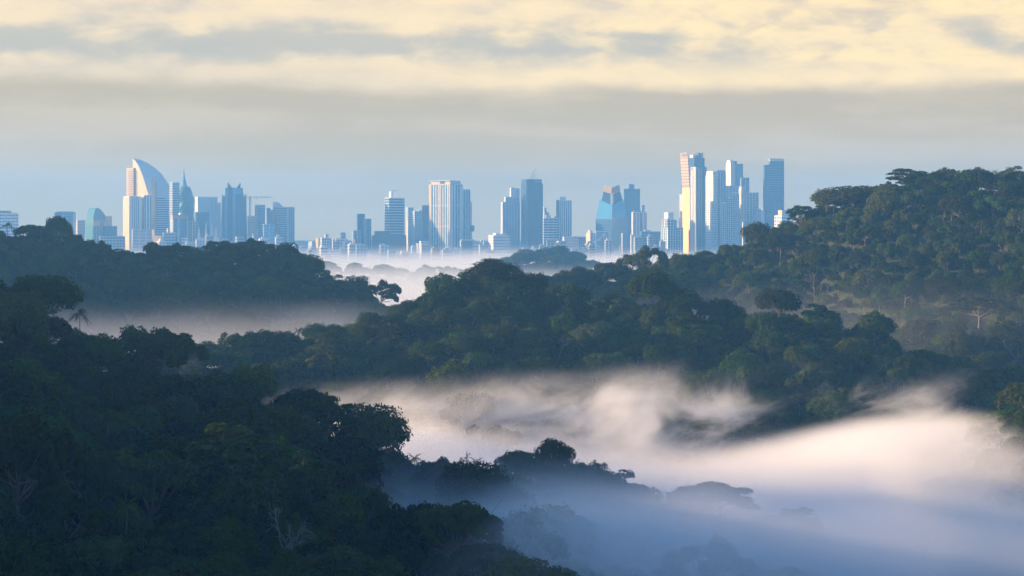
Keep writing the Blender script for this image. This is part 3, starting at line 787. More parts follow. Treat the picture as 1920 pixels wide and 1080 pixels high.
# sail-shaped tower
def sail():
    D = 5900; o = empty('sail_tower', P(285, HOR, D) * 1.0, 0); o.location.z = GZ; tag(o, 'tall sail-shaped tower with a curved roof and sunlit cream left side', 'building')
    ox = o.location.x
    def Q(px, py, dy): q = P(px, py, D); return ((px - 960) / F * (D + dy) - ox, dy, CZ + (HOR - py) / F * (D + dy) - GZ)
    def arc(pts, n):
        pts = np.array(pts, float); t = np.linspace(0, 1, len(pts)); tt = np.linspace(0, 1, n)
        return np.column_stack([np.interp(tt, t, pts[:, 0]), np.interp(tt, t, pts[:, 1])])
    Fa = arc([(249, 297), (254, 302), (260, 311), (266, 325), (271, 341), (276, 358), (280, 371), (281, 420), (281, 490)], 33)
    Ba = arc([(250, 297), (263, 299.5), (276, 305), (290, 314), (302, 325), (311, 337), (317, 347), (318, 420), (318, 490)], 33)
    n = len(Fa)
    # cream face: sloping away to the left so that the morning sun strikes it
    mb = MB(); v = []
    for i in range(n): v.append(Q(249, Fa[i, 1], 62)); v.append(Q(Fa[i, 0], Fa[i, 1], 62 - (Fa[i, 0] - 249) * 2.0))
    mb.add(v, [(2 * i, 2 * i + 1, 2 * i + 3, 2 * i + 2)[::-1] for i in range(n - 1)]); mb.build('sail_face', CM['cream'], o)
    mb = MB(); v = []
    for i in range(n): v.append(Q(Fa[i, 0], Fa[i, 1], 62 - (Fa[i, 0] - 249) * 2.0)); v.append(Q(Ba[i, 0], Ba[i, 1], 62 - (Fa[i, 0] - 249) * 2.0 + (Ba[i, 0] - Fa[i, 0]) * .9))
    mb.add(v, [(2 * i, 2 * i + 1, 2 * i + 3, 2 * i + 2)[::-1] for i in range(n - 1)]); mb.build('curved_shell', CM['pale'], o)
    mb = MB(); v = []      # back of the shell
    for i in range(n): v.append(Q(Ba[i, 0], Ba[i, 1], 62 - (Fa[i, 0] - 249) * 2.0 + (Ba[i, 0] - Fa[i, 0]) * .9)); v.append(Q(249, Fa[i, 1] + .2, 64))
    mb.add(v, [(2 * i, 2 * i + 1, 2 * i + 3, 2 * i + 2)[::-1] for i in range(n - 1)]); mb.build('back_wall', CM['pale'], o)
    mb = MB()              # floor ledges and window bands on the cream face and the shell
    for y in np.arange(315, 470, 4.2):
        xr = np.interp(y, Fa[:, 1], Fa[:, 0]) - 1.5
        p, q = Q(251, y, 61), Q(xr, y, 61 - (xr - 249) * 2.0)
        if xr > 253: mb.add([p, q, (q[0], q[1] - .0, q[2] + 2.6), (p[0], p[1], p[2] + 2.6), (p[0], p[1] + 1, p[2]), (q[0], q[1] + 1, q[2]), (q[0], q[1] + 1, q[2] + 2.6), (p[0], p[1] + 1, p[2] + 2.6)],
                           [(0, 1, 2, 3), (7, 6, 5, 4), (0, 4, 5, 1), (3, 2, 6, 7), (0, 3, 7, 4), (1, 5, 6, 2)])
    mb.build('window_band', CM['tan'], o, kind='stuff')
    mb = MB()
    for y in np.arange(352, 470, 4.2):
        xl = np.interp(y, Fa[:, 1], Fa[:, 0]); yl = 62 - (xl - 249) * 2.0
        p, q = Q(293, y, yl + (293 - xl) * .9 - .8), Q(316, y, yl + (316 - xl) * .9 - .8)
        mb.add([p, q, (q[0], q[1], q[2] + 3.0), (p[0], p[1], p[2] + 3.0), (p[0], p[1] + 2, p[2]), (q[0], q[1] + 2, q[2]), (q[0], q[1] + 2, q[2] + 3.0), (p[0], p[1] + 2, p[2] + 3.0)],
               [(0, 1, 2, 3), (7, 6, 5, 4), (0, 4, 5, 1), (3, 2, 6, 7), (0, 3, 7, 4), (1, 5, 6, 2)])
    mb.build('balcony', CM['glass'], o, kind='stuff')
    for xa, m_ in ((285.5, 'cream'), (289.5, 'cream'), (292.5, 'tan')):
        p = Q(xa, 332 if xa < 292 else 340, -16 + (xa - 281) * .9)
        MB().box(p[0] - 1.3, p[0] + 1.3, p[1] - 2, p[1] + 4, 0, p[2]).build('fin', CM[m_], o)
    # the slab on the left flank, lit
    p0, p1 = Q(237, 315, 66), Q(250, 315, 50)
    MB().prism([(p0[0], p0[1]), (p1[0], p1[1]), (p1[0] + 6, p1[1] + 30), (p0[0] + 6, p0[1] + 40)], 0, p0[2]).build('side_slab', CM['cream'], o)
    mb = MB()
    for y in np.arange(322, 400, 4.2):
        c0 = Q(241, y, 60); c1 = Q(252, y, 46)
        mb.add([(c0[0], c0[1] - 3, c0[2]), (c1[0], c1[1] - 3, c1[2]), (c1[0], c1[1] - 3, c1[2] + 2.4), (c0[0], c0[1] - 3, c0[2] + 2.4), (c0[0], c0[1] + 2, c0[2]), (c1[0], c1[1] + 2, c1[2]), (c1[0], c1[1] + 2, c1[2] + 2.4), (c0[0], c0[1] + 2, c0[2] + 2.4)],
               [(0, 1, 2, 3), (7, 6, 5, 4), (0, 4, 5, 1), (3, 2, 6, 7), (0, 3, 7, 4), (1, 5, 6, 2)])
    mb.build('side_balcony', CM['brown'], o, kind='stuff')
sail()
T(318, 336, 342, 6050, 30, .3, 'glass', 'pale', 7, .4, 4, .2, 3, 'grey-blue slab with balconies directly right of the sail-shaped tower', AB)
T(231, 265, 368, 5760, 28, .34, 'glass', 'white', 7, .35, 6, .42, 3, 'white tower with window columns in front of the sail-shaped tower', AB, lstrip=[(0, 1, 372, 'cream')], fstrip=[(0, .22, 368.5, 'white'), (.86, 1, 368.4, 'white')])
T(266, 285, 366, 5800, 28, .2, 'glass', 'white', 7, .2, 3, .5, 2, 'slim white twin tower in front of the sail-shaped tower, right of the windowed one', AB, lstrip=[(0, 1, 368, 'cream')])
T(247, 286, 430, 5600, 12, .04, 'grey', 'pale', 9, .3, 3, .2, 2, 'plain grey-green low wall block under the sail-shaped tower', AB)
T(285, 305, 442, 5560, 62, .82, 'cream', 'cream', 7, .45, 2, .3, 4, 'sunlit cream block with balcony rows above the left ridge', AB, roof=[(0, .5, .7, 1, 430, 442, 'cream')])
T(305, 330, 436, 5620, 20, .15, 'glass', 'pale', 8, .4, 6, .35, 2, 'low pale block between the sunlit cream block and the cornice tower', AB, roof=[(.3, .5, .2, .6, 428, 436, 'cream')])
T(320, 352, 404, 5720, 22, .14, 'glass', 'white', 8, .12, 4, .45, 3, 'tower with a projecting tan cornice in front of the green spire tower', fstrip=[(.05, .95, 404, 'glass'), (.28, .45, 405, 'white')], roof=[(-.03, 1.03, -.05, 1.05, 403, 410, 'tan'), (.5, .66, .2, .7, 399, 403, 'white')])
T(352, 371, 416, 5760, 25, .2, 'glass', 'cream', 8, .2, 3, .35, 2, 'narrow cream-framed block right of the tan-cornice tower', AB)

# green spire tower: turned floors, cone on top
def spire():
    D = 6150; o = empty('spire_tower', P(347, HOR, D), 0); o.location.z = GZ; tag(o, 'green glass twisted tower with a tall pointed spire', 'building')
    z = lambda y: zof(y, D) - GZ; s = D / F
    ys = np.arange(470, 350, -3.0); mb, ml = MB(), MB()
    for i, y in enumerate(ys):
        r = np.interp(y, [350, 358, 366, 378, 395, 410, 470], [8, 13, 17, 18.5, 17.5, 19, 19.5]) * s / 1.18; t = i * .115
        pl = [(r * math.cos(t + k_ * math.pi / 2 + q) * 1.1, r * math.sin(t + k_ * math.pi / 2 + q) * 1.1) for k_ in range(4) for q in (-.30, .30)]
        mb.prism(pl, z(y), z(y - 3.0) - 1.0); pl2 = [(a_ * 1.035, b_ * 1.035) for a_, b_ in pl]; ml.prism(pl2, z(y - 3.0) - 1.0, z(y - 3.0))
    mb.build('turned_floors', CM['teal'], o); ml.build('floor_edge', CM['teal'], o, kind='stuff')
    MB().tube([(-3, 0, z(352)), (-3.6, 0, z(338)), (-4.2, 0, z(316))], [6.6 * s, 3.4 * s, .25], 8).build('spire', CM['light'], o)
    mb = MB()
    mb.box(-13 * s, -3 * s, -15.5 * s, -3 * s, z(377), z(363)); mb.build('sunlit_patch', CM['light'], o)  # lighter box standing in for the patch of sun on the glass
spire()
T(366, 407, 369, 6300, 18, .12, 'grey', 'white', 7, .55, 6, .25, 3, 'white unfinished slab right of the green spire tower', AB, fstrip=[(.03, .62, 371, 'white')])
T(405, 414, 380, 6350, 25, .3, 'pale', 'white', 7, .5, 2, .2, 2, 'narrow pale slab between the unfinished slab and the crowned glass tower', AB)
T(366, 392, 398, 6000, 14, .08, 'teal', 'teal', 9, .1, 2, .1, 2, 'plain teal glass block right of the green spire tower foot')
# white monument hall with needles
def hall():
    D = 5600; o = empty('monument_hall', P(392, HOR, D), 0); o.location.z = GZ; tag(o, 'pale hall with four white needle pinnacles below the crowned glass tower', 'building')
    z = lambda y: zof(y, D) - GZ; s = D / F
    MB().box(-22 * s, 16 * s, -14, 14, 0, z(446)).build('hall', CM['white'], o)
    MB().box(-18 * s, -7 * s, -15, -13, 0, z(450)).build('panel', CM['tan'], o)
    for x, yt in ((-19, 424), (-6, 417), (5, 417), (13, 424)):
        MB().tube([(x * s, 0, z(447)), (x * s, 0, z(440)), (x * s, 0, z(yt))], [3.6 * s, 2.6 * s, .5 * s], 4).build('needle', CM['white'], o)
hall()
T(405, 440, 452, 5580, 15, .1, 'brown', 'pale', 7, .4, 5, .2, 2, 'low brownish block below the crowned glass tower', AB)

# crowned glass tower
def crown_tower():
    D = 6000; o = empty('crowned_tower', P(439, HOR, D), R(12)); o.location.z = GZ; tag(o, 'faceted blue glass tower with a jagged pointed crown, left of the crane', 'building')
    z = lambda y: zof(y, D) - GZ; s = D / F
    def facet(x0, x1, y0, y1, za, zb, slope, m_, nm):     # leaf-like facet with an oblique top
        sc = 1.0
        mb = MB(); mb.prism([(x0 * s * 1.04, y0), (x1 * s * 1.04, y0), (x1 * s, y1), (x0 * s, y1)], 0, 1, top=[(x0 * s * .93, y0 + 3), (x1 * s * .93, y0 + 3), (x1 * s * .93, y1), (x0 * s * .93, y1)])
        for i in range(4, 8):
            x_, y_, _ = mb.v[i]; f = (i in (5, 6)); mb.v[i] = (x_, y_, zb if f else za)
        return mb.build(nm, CM[m_], o)
    facet(-24, -18, -8, 24, z(364), z(370), 0, 'glass', 'outer_facet')
    facet(18, 24, -8, 24, z(371), z(363), 0, 'glass', 'outer_facet')
    facet(-18.5, -13, -16, 24, z(352), z(352), 0, 'sky', 'facet')
    facet(-13, -3.5, -20, 24, z(342), z(354), 0, 'deep', 'facet')
    facet(-4, 1, -22, 24, z(352), z(352), 0, 'sky', 'facet')
    facet(1, 9, -19, 24, z(364), z(364), 0, 'glass', 'facet')
    facet(9, 18.3, -17, 24, z(364), z(364), 0, 'glass', 'facet')
    facet(1, 17.5, -6, 22, z(352), z(352), 0, 'light', 'upper_facet')
    facet(4, 13, 2, 18, z(354), z(342), 0, 'deep', 'peak')
    mb = MB()
    for x in (-18.5, -13, -3.8, 1, 9, 18):
        mb.tube([(x * s * 1.03, -23 + abs(x) * .35, 0), (x * s * .93, -18 + abs(x) * .35, z(360))], [.7, .5], 4)
    mb.build('seam', CM['light'], o, kind='stuff')
crown_tower()
# tower crane
def crane():
    D = 6050; q = P(469, HOR, D); o = empty('tower_crane', (q.x, q.y, zof(406, D)), 0); tag(o, 'tower crane with a long horizontal jib above the unfinished white block', 'crane')
    s = D / F; b0 = zof(406, D); z = lambda y: zof(y, D) - b0
    mb = MB(); H_ = z(371)
    for cx, cy_ in ((-2.4, -2.4), (2.4, -2.4), (2.4, 2.4), (-2.4, 2.4)): mb.tube([(cx, cy_, 0), (cx, cy_, H_)], [.7, .7], 4)
    n = 9
    for i in range(n):
        za, zb = H_ * i / n, H_ * (i + 1) / n
        mb.tube([(-2.4, -2.4, za), (2.4, -2.4, zb)], [.45, .45], 4); mb.tube([(2.4, 2.4, za), (-2.4, 2.4, zb)], [.45, .45], 4)
    mb.build('mast', CM['tan'], o)
    mb = MB()
    for yy, zz in ((-1.6, 0), (1.6, 0), (0, 3.6)): mb.tube([(-9 * s, yy, H_ + zz), (41 * s, yy, H_ + zz * .6 + 1.2)], [.55, .5], 4)
    for i in range(24):
        x = (-8 + i * 2) * s; mb.tube([(x, -1.6, H_ + .2), (x + s, 0, H_ + 3.4), (x + 2 * s, -1.6, H_ + .2)], [.3, .3, .3], 3)
    mb.build('jib', CM['steel'], o, kind='stuff')
    MB().tube([(0, 0, H_ - 1), (0, 0, H_ + 8)], [1.6, .4], 4).build('apex', CM['steel'], o)
    MB().box(-9.5 * s, -6.5 * s, -2.2, 2.2, H_ - 4, H_ - .3).build('counterweight', CM['grey'], o)
    MB().box(11 * s, 13.5 * s, -1.5, 1.5, H_ - 3.2, H_ - .4).build('trolley', CM['steel'], o)
crane()
T(464, 483, 405, 5900, 28, .4, 'brown', 'cream', 7, .5, 3, .3, 3, 'unfinished block with sunlit open floors under the crane', AB)
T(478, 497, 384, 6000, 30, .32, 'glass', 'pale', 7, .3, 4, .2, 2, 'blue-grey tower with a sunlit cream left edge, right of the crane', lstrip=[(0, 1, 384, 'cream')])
T(496, 515, 396, 6080, 28, .2, 'glass', 'grey', 7, .4, 4, .3, 2, 'recessed grey tower between the cream-edged tower and the peaked one', AB, roof=[(.1, .5, .2, .8, 390, 396, 'glass'), (.6, .8, .2, .8, 393, 396, 'grey')])
T(493, 515, 421, 5700, 16, .06, 'sky', 'white', 9, .08, 2, .12, 2, 'bright blue glass box with a white corner frame below the peaked tower')
o, w, d = T(512, 531, 388, 5950, 26, .42, 'glass', 'pale', 6.5, .42, 4, .2, 3, 'grey tower with a sloping peaked top, left one of the tall pair beside the crane', AB, lstrip=[(0, 1, 388, 'tan')])
zz = zof(388, 5950) - GZ; zp = zof(378.5, 5950) - GZ
MB().prism([(-w / 2 + .2, -d / 2 + .2), (w / 2 - .2, -d / 2 + .2), (w / 2 - .2, d / 2 - .2), (-w / 2 + .2, d / 2 - .2)], zz + .3, lambda x, y: zp if x < 0 else zz + 1.5).build('sloping_crown', CM['pale'], o)
T(530, 552, 388, 5900, 22, .12, 'glass', 'grey', 6.5, .42, 5, .22, 2, 'grey-blue tower with balcony edges, right one of the tall pair beside the crane', AB, fstrip=[(.32, .42, 388, 'pale')])
T(545, 562, 466, 5480, 25, .3, 'pale', 'white', 7, .4, 4, .4, 2, 'small pale block standing in the mist left of the low white blocks', AB, roof=[(.2, .6, .2, .8, 460, 466, 'white')])
T(560, 580, 472, 5460, 20, .2, 'light', 'white', 7, .4, 5, .4, 2, 'lowest pale block in the mist at the left of the open plain', AB)
# ---- low white group in the mist
T(578, 592, 453, 5600, 30, .5, 'light', 'pale', 7, .3, 3, .3, 3, 'small grey block at the left end of the low white blocks', AB)
T(592, 600, 447, 5560, 40, .6, 'cream', 'cream', 7, .3, 2, .3, 2, 'thin sunlit block at the left end of the low white blocks', AB)
T(600, 622, 446, 5620, 24, .15, 'glass', 'white', 7, .38, 4, .4, 2, 'white block with dark windows topped by a small purple-grey box, among the low white blocks', AB, roof=[(.4, .7, .2, .8, 439, 446, 'grey')])
T(620, 652, 448, 5680, 20, .12, 'glass', 'white', 7, .45, 6, .35, 2, 'wide white block behind the low white blocks', AB)
T(639, 648, 436, 5750, 35, .3, 'glass', 'pale', 8, .2, 2, .2, 2, 'slim blue-grey stair block rising over the low white blocks', AB)
T(613, 640, 468, 5480, 18, .1, 'light', 'white', 7, .5, 6, .4, 2, 'white balcony block low in the mist below the low white blocks', AB)
T(655, 681, 457, 5520, 16, .06, 'glass', 'white', 7, .42, 6, .18, 2, 'white gridded block with a tiny red roof house below the plain twin slabs', AB, roof=[(.35, .55, .2, .8, 448, 456.6, 'red')])
T(660, 677, 432, 5800, 24, .14, 'light', 'pale', 9, .1, 2, .2, 2, 'plain pale block in front of the plain twin slabs', AB)
T(669, 684, 401, 6050, 20, .1, 'glass', 'glass', 12, .05, 2, .1, 1, 'taller left one of the plain blue-grey twin slabs')
T(683, 696, 410, 6000, 24, .3, 'glass', 'pale', 12, .05, 3, .25, 2, 'shorter right one of the plain blue-grey twin slabs')
T(697, 762, 441, 5750, 10, .03, 'deep', 'glass', 11, .1, 6, .06, 2, 'wide low dark blue glass block in front of the white-banded tower', 'office_block', tiers=[(.07, .5, .1, .9, 433)])
T(721, 759, 371, 5900, 24, .22, 'glass', 'white', 8.0, .20, 0, 0, 0, 'blue tower ringed by thin white floor bands with an open roof frame', roof=[(.2, .32, .3, .7, 359, 370.6, 'white')])
def roofframe():
    D = 5880; q = P(741, HOR, D); o = empty('roof_crane', (q.x, q.y + 14, zof(371, D)), 0); tag(o, 'small window-cleaning crane arm on the roof of the white-banded tower', 'crane')
    b0 = zof(371, D); z = lambda y: zof(y, D) - b0; s = D / F
    MB().tube([(-8 * s, 0, -1), (-8 * s, 0, z(360)), (-6 * s, 0, z(357))], [1.1, .9, .8], 5).build('post', CM['white'], o)
    MB().tube([(-6.5 * s, 0, z(357.3)), (4 * s, 0, z(357))], [.8, .6], 5).build('arm', CM['steel'], o)
roofframe()
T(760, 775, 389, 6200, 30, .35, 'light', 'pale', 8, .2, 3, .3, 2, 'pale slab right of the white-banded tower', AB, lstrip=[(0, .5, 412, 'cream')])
T(773, 791, 396, 6100, 25, .25, 'glass', 'pale', 7, .35, 4, .3, 2, 'blue-grey tower with a broken roofline left of the big white ribbed tower', AB, roof=[(.7, .95, .2, .8, 394, 396, 'grey')])
T(791, 804, 385, 6250, 22, .08, 'deep', 'glass', 9, .1, 3, .1, 2, 'dark blue slab touching the big white ribbed tower on its left', mast=[(.9, 373, 385)])
T(726, 745, 474, 5470, 20, .1, 'light', 'white', 6, .5, 5, .35, 2, 'faint white gridded block in the mist under the white-banded tower', AB)
T(748, 784, 475, 5480, 16, .1, 'light', 'white', 7, .4, 7, .3, 2, 'long faint white block in the mist left of the big white ribbed tower', AB, roof=[(.05, .5, .2, .8, 471, 475, 'pale')])
T(786, 803, 452, 5560, 24, .2, 'light', 'white', 7, .5, 3, .2, 2, 'white balcony block at the left foot of the big white ribbed tower', AB)
# big white ribbed tower
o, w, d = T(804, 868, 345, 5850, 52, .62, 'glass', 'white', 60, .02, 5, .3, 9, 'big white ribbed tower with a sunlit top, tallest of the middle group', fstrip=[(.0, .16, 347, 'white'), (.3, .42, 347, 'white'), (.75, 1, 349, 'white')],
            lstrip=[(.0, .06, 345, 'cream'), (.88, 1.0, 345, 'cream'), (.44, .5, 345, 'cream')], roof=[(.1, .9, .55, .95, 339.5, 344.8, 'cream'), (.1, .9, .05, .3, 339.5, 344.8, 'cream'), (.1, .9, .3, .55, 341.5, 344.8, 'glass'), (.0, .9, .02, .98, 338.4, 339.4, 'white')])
T(866, 882, 355, 5930, 40, .2, 'glass', 'white', 50, .02, 3, .4, 2, 'white side wing stepping down right of the big white ribbed tower', tiers=())
T(878, 885, 378, 5990, 40, .2, 'pale', 'white', 8, .3, 2, .4, 2, 'narrow lower step right of the white side wing', AB)
def stembox():
    D = 5700; q = P(884.5, HOR, D); o = empty('water_tank', (q.x, q.y, GZ), R(8)); tag(o, 'blue box on a thin stem right of the big white ribbed tower', 'water tank'); s = D / F; z = lambda y: zof(y, D) - GZ
    MB().box(-4.5 * s, 4.5 * s, -6, 6, z(434), z(422.5)).build('tank', CM['deep'], o)
    MB().tube([(-1.5 * s, 0, 0), (-1.5 * s, 0, z(434.1))], [2.6, 2.2], 6).build('stem', CM['glass'], o)
stembox()
T(862, 898, 452, 5560, 14, .05, 'light', 'white', 9, .35, 6, .25, 2, 'white office block with a large window panel, right below the white ribbed tower', 'office_block', tiers=[(.05, .75, .1, .9, 449)], fstrip=[(.08, .66, 452, 'glass')])
T(800, 862, 474, 5450, 12, .04, 'light', 'pale', 6, .4, 12, .3, 2, 'long pale gridded block in the mist under the big white ribbed tower', AB)
T(897, 920, 459, 5580, 20, .15, 'light', 'pale', 7, .4, 5, .4, 2, 'pale hazy block left of the white punched-window block', AB, roof=[(.4, .9, .2, .8, 451, 458.6, 'light')])
T(916, 957, 441, 5540, 22, .22, 'glass', 'white', 8, .55, 7, .5, 3, 'white punched-window block low in front of the pale tower', AB, roof=[(.2, .45, .2, .8, 437, 441, 'white'), (.6, .8, .3, .7, 437, 441, 'white')])
T(939, 975, 379, 6000, 20, .10, 'glass', 'pale', 7, .6, 6, .55, 3, 'pale punched-window tower left of the dark blue slab tower', AB, tiers=[(.18, .98, .1, .9, 369)], roof=[(.5, .78, .2, .8, 352, 368.6, 'white'), (.78, 1.0, .2, .8, 353, 368.6, 'pale')])
# dark blue slab with a sail mast
o, w, d = T(977, 1018, 345, 5900, 18, .24, 'deep', 'glass', 14, .04, 4, .03, 2, 'dark blue slab tower with a lettered crown and a bent lattice mast', tiers=[(.02, .95, .05, .95, 336)], fstrip=[(.02, .05, 345, 'light')])
zz = zof(336, 5900) - GZ; D_ = 5900; s = D_ / F
mb = MB(); zq = lambda y: zof(y, D_) - GZ
for pts in ([(-1.5, 336), (-1.5, 326), (2, 321), (7, 316)], [(7.5, 336), (7.5, 314)], [(-1, 332), (7.5, 332)], [(-1, 329), (7.5, 329)], [(3, 336), (3, 321)]):
    mb.tube([(x * s, 0, zq(y)) for x, y in pts], [.8] * len(pts), 4)
mb.build('lattice_mast', CM['steel'], o, kind='stuff')
mb = MB()
for i, wd_ in enumerate((2.0, 1.6, 2.2, 1.4, 2.0, 2.2, 1.6)):
    x_ = w * (.03 + i * .062); mb.box(x_, x_ + wd_ * 1.1, -d / 2 * .9 - .75, -d / 2 * .9 + .2, zq(342), zq(338))
mb.build('sign_letters', CM['light'], o, kind='stuff')
T(1017, 1029, 398, 6150, 25, .3, 'light', 'pale', 7, .35, 3, .3, 2, 'stepped pale block with a thin mast behind the banded glass block', AB, tiers=[(.0, .5, .1, .9, 389)], mast=[(.3, 381, 389)])
T(1018, 1047, 409, 5800, 16, .05, 'glass', 'white', 7.2, .28, 3, .06, 1, 'white-banded glass block right of the dark blue slab tower', roof=[(.15, .5, .2, .8, 403, 408.6, 'cream'), (.75, .9, .2, .8, 406, 408.6, 'glass')])
T(1043, 1072, 376, 5900, 24, .32, 'glass', 'white', 6.5, .3, 5, .5, 3, 'slim tower with a dark left side and white ribs, right of the banded glass block', AB, lstrip=[(.42, 1, 375, 'deep')], roof=[(.25, .55, .2, .8, 368.5, 375.7, 'white')])
T(1043, 1056, 453, 5560, 40, .5, 'cream', 'cream', 7, .4, 2, .3, 3, 'small sunlit cream house block over the far blue wood', AB)
T(1055, 1078, 444, 5640, 20, .12, 'light', 'white', 7, .35, 5, .3, 2, 'pale block behind the small sunlit cream house block', AB)
T(1073, 1101, 444, 5700, 18, .1, 'glass', 'light', 7, .3, 6, .2, 2, 'blue-glazed low block left of the slender white corner tower', AB)
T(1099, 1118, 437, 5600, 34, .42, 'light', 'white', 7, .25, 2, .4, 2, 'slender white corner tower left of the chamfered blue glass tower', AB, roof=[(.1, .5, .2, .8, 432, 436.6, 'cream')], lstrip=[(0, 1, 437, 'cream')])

# chamfered blue glass tower
def chamfer():
    D = 5800; o = empty('chamfered_tower', P(1147, HOR, D), 0); o.location.z = GZ; tag(o, 'chamfered blue glass tower with a tan V-shaped notch at its top', 'building'); s = D / F; z = lambda y: zof(y, D) - GZ
    # left and right wings folded back from the seam in the middle
    def wing(pts, m_, nm, dz=0.0, th=30):
        mb = MB(); n = len(pts); v = [(x * s, abs(x) * s * .55 - 20 - dz, z(y)) for x, y in pts] + [(x * s * .96, 16 + th * .3, z(y)) for x, y in pts]
        q = [tuple(range(n)), tuple(range(2 * n - 1, n - 1, -1))] + [(i, n + i, n + (i + 1) % n, (i + 1) % n) for i in range(n)]
        mb.add(v, q); return mb.build(nm, CM[m_], o)
    wing([(-30, 495), (-.5, 495), (-.5, 411), (-30, 411)], 'glass', 'left_base')
    wing([(.0, 495), (30.5, 495), (30.5, 409), (.0, 411)], 'light', 'right_base')
    wing([(-30, 410.8), (-.5, 410.8), (-.5, 384), (-22.5, 373)], 'sky', 'left_wing', -.2)
    wing([(0, 410.8), (30, 408.8), (21, 373), (0, 384)], 'sky', 'right_wing', -.2)
    wing([(-19, 376), (-3, 384), (-3, 364), (-15.5, 359)], 'deep', 'left_band', .3)
    wing([(3, 384), (20, 374), (15.5, 359), (3, 364)], 'deep', 'right_band', .3)
    wing([(-15.5, 359), (-1, 364), (-1, 352), (-13, 346.5)], 'tan', 'left_peak', .4)
    wing([(0, 364), (15.5, 359), (14, 346.5), (0, 352)], 'tan', 'right_peak', .4)
    MB().tube([(0, -20.8, 0), (0, -20.8, z(353))], [1.4, 1.0], 4).build('seam', CM['grey'], o)
    mb = MB()
    for i in range(14):
        y = 414 + i * 5.5
        for sg in (-1, 1): mb.tube([(sg * .8 * s, -20.3 - .3, z(y)), (sg * 29.5 * s, 29.5 * s * .55 - 20.5, z(y))], [.45, .45], 3)
    mb.build('floor_line', CM['light'], o, kind='stuff')
chamfer()
def billboard():
    D = 5540; o = empty('billboard', P(1128, HOR, D), R(4)); o.location.z = GZ; tag(o, 'framed pale hoarding wall with faint pink print in front of the chamfered glass tower', 'billboard'); s = D / F; z = lambda y: zof(y, D) - GZ
    m, nt_, b_ = mat('faded_print'); g = nt_.nodes.new('ShaderNodeTexCoord').outputs['Object']
    n1 = sstep(noise(g, .09, 4, .7), .5, .62); nt_.links.new(mixc(n1, (.24, .33, .42), (.70, .56, .52)), b_.inputs['Base Color']); b_.inputs['Roughness'].default_value = .7
    MB().box(-11 * s, 12 * s, -3, 3, 0, z(434.5)).build('panel', m, o)
    MB().box(-11.6 * s, 12.6 * s, -3.4, 3.4, z(434.4), z(433)).build('frame_bar', CM['white'], o)
    MB().box(12.02 * s, 12.9 * s, -3.2, 3.2, 0, z(434.6)).build('frame_bar', CM['white'], o)
billboard()
T(1166, 1200, 354, 6200, 20, .12, 'glass', 'light', 6.5, .45, 7, .42, 3, 'pale blue gridded tower with a raised centre behind the chamfered glass tower', AB, tiers=[(.33, .66, .2, .9, 345)])
T(1184, 1213, 398, 5750, 20, .1, 'glass', 'white', 6.5, .42, 4, .4, 2, 'white and blue block with a shallow peaked roof right of the chamfered glass tower', AB, fstrip=[(.5, .62, 398, 'glass')], roof=[(.1, .6, .2, .8, 394.5, 397.6, 'light'), (.7, .9, .5, .9, 384, 397.5, 'light')])
T(1200, 1238, 434, 5600, 14, .06, 'glass', 'light', 7, .3, 8, .15, 2, 'low blue-glazed office block right of the peaked-roof block', 'office_block', roof=[(.2, .5, .2, .8, 431, 433.7, 'pale')])
T(1182, 1202, 440, 5500, 16, .08, 'pale', 'white', 9, .2, 3, .4, 2, 'plain white block with a flat porch roof below the peaked-roof block', AB)
T(1214, 1226, 466, 5420, 30, .3, 'white', 'white', 8, .3, 2, .3, 2, 'tiny white house in the trees left of the small cream house', AB)
T(1230, 1241, 464, 5420, 45, .6, 'cream', 'cream', 8, .3, 2, .3, 2, 'tiny sunlit cream house beside the white gridded tower foot', AB)
T(1240, 1281, 427, 5650, 26, .3, 'glass', 'white', 7, .2, 6, .2, 3, 'white gridded glass tower left of the golden tower', AB, tiers=[(.0, .62, .1, .9, 412), ], roof=[(.1, .45, .2, .8, 398.5, 411.6, 'white'), (.02, .16, .2, .8, 410, 411.6, 'glass')], lstrip=[(0, .12, 427, 'white')])

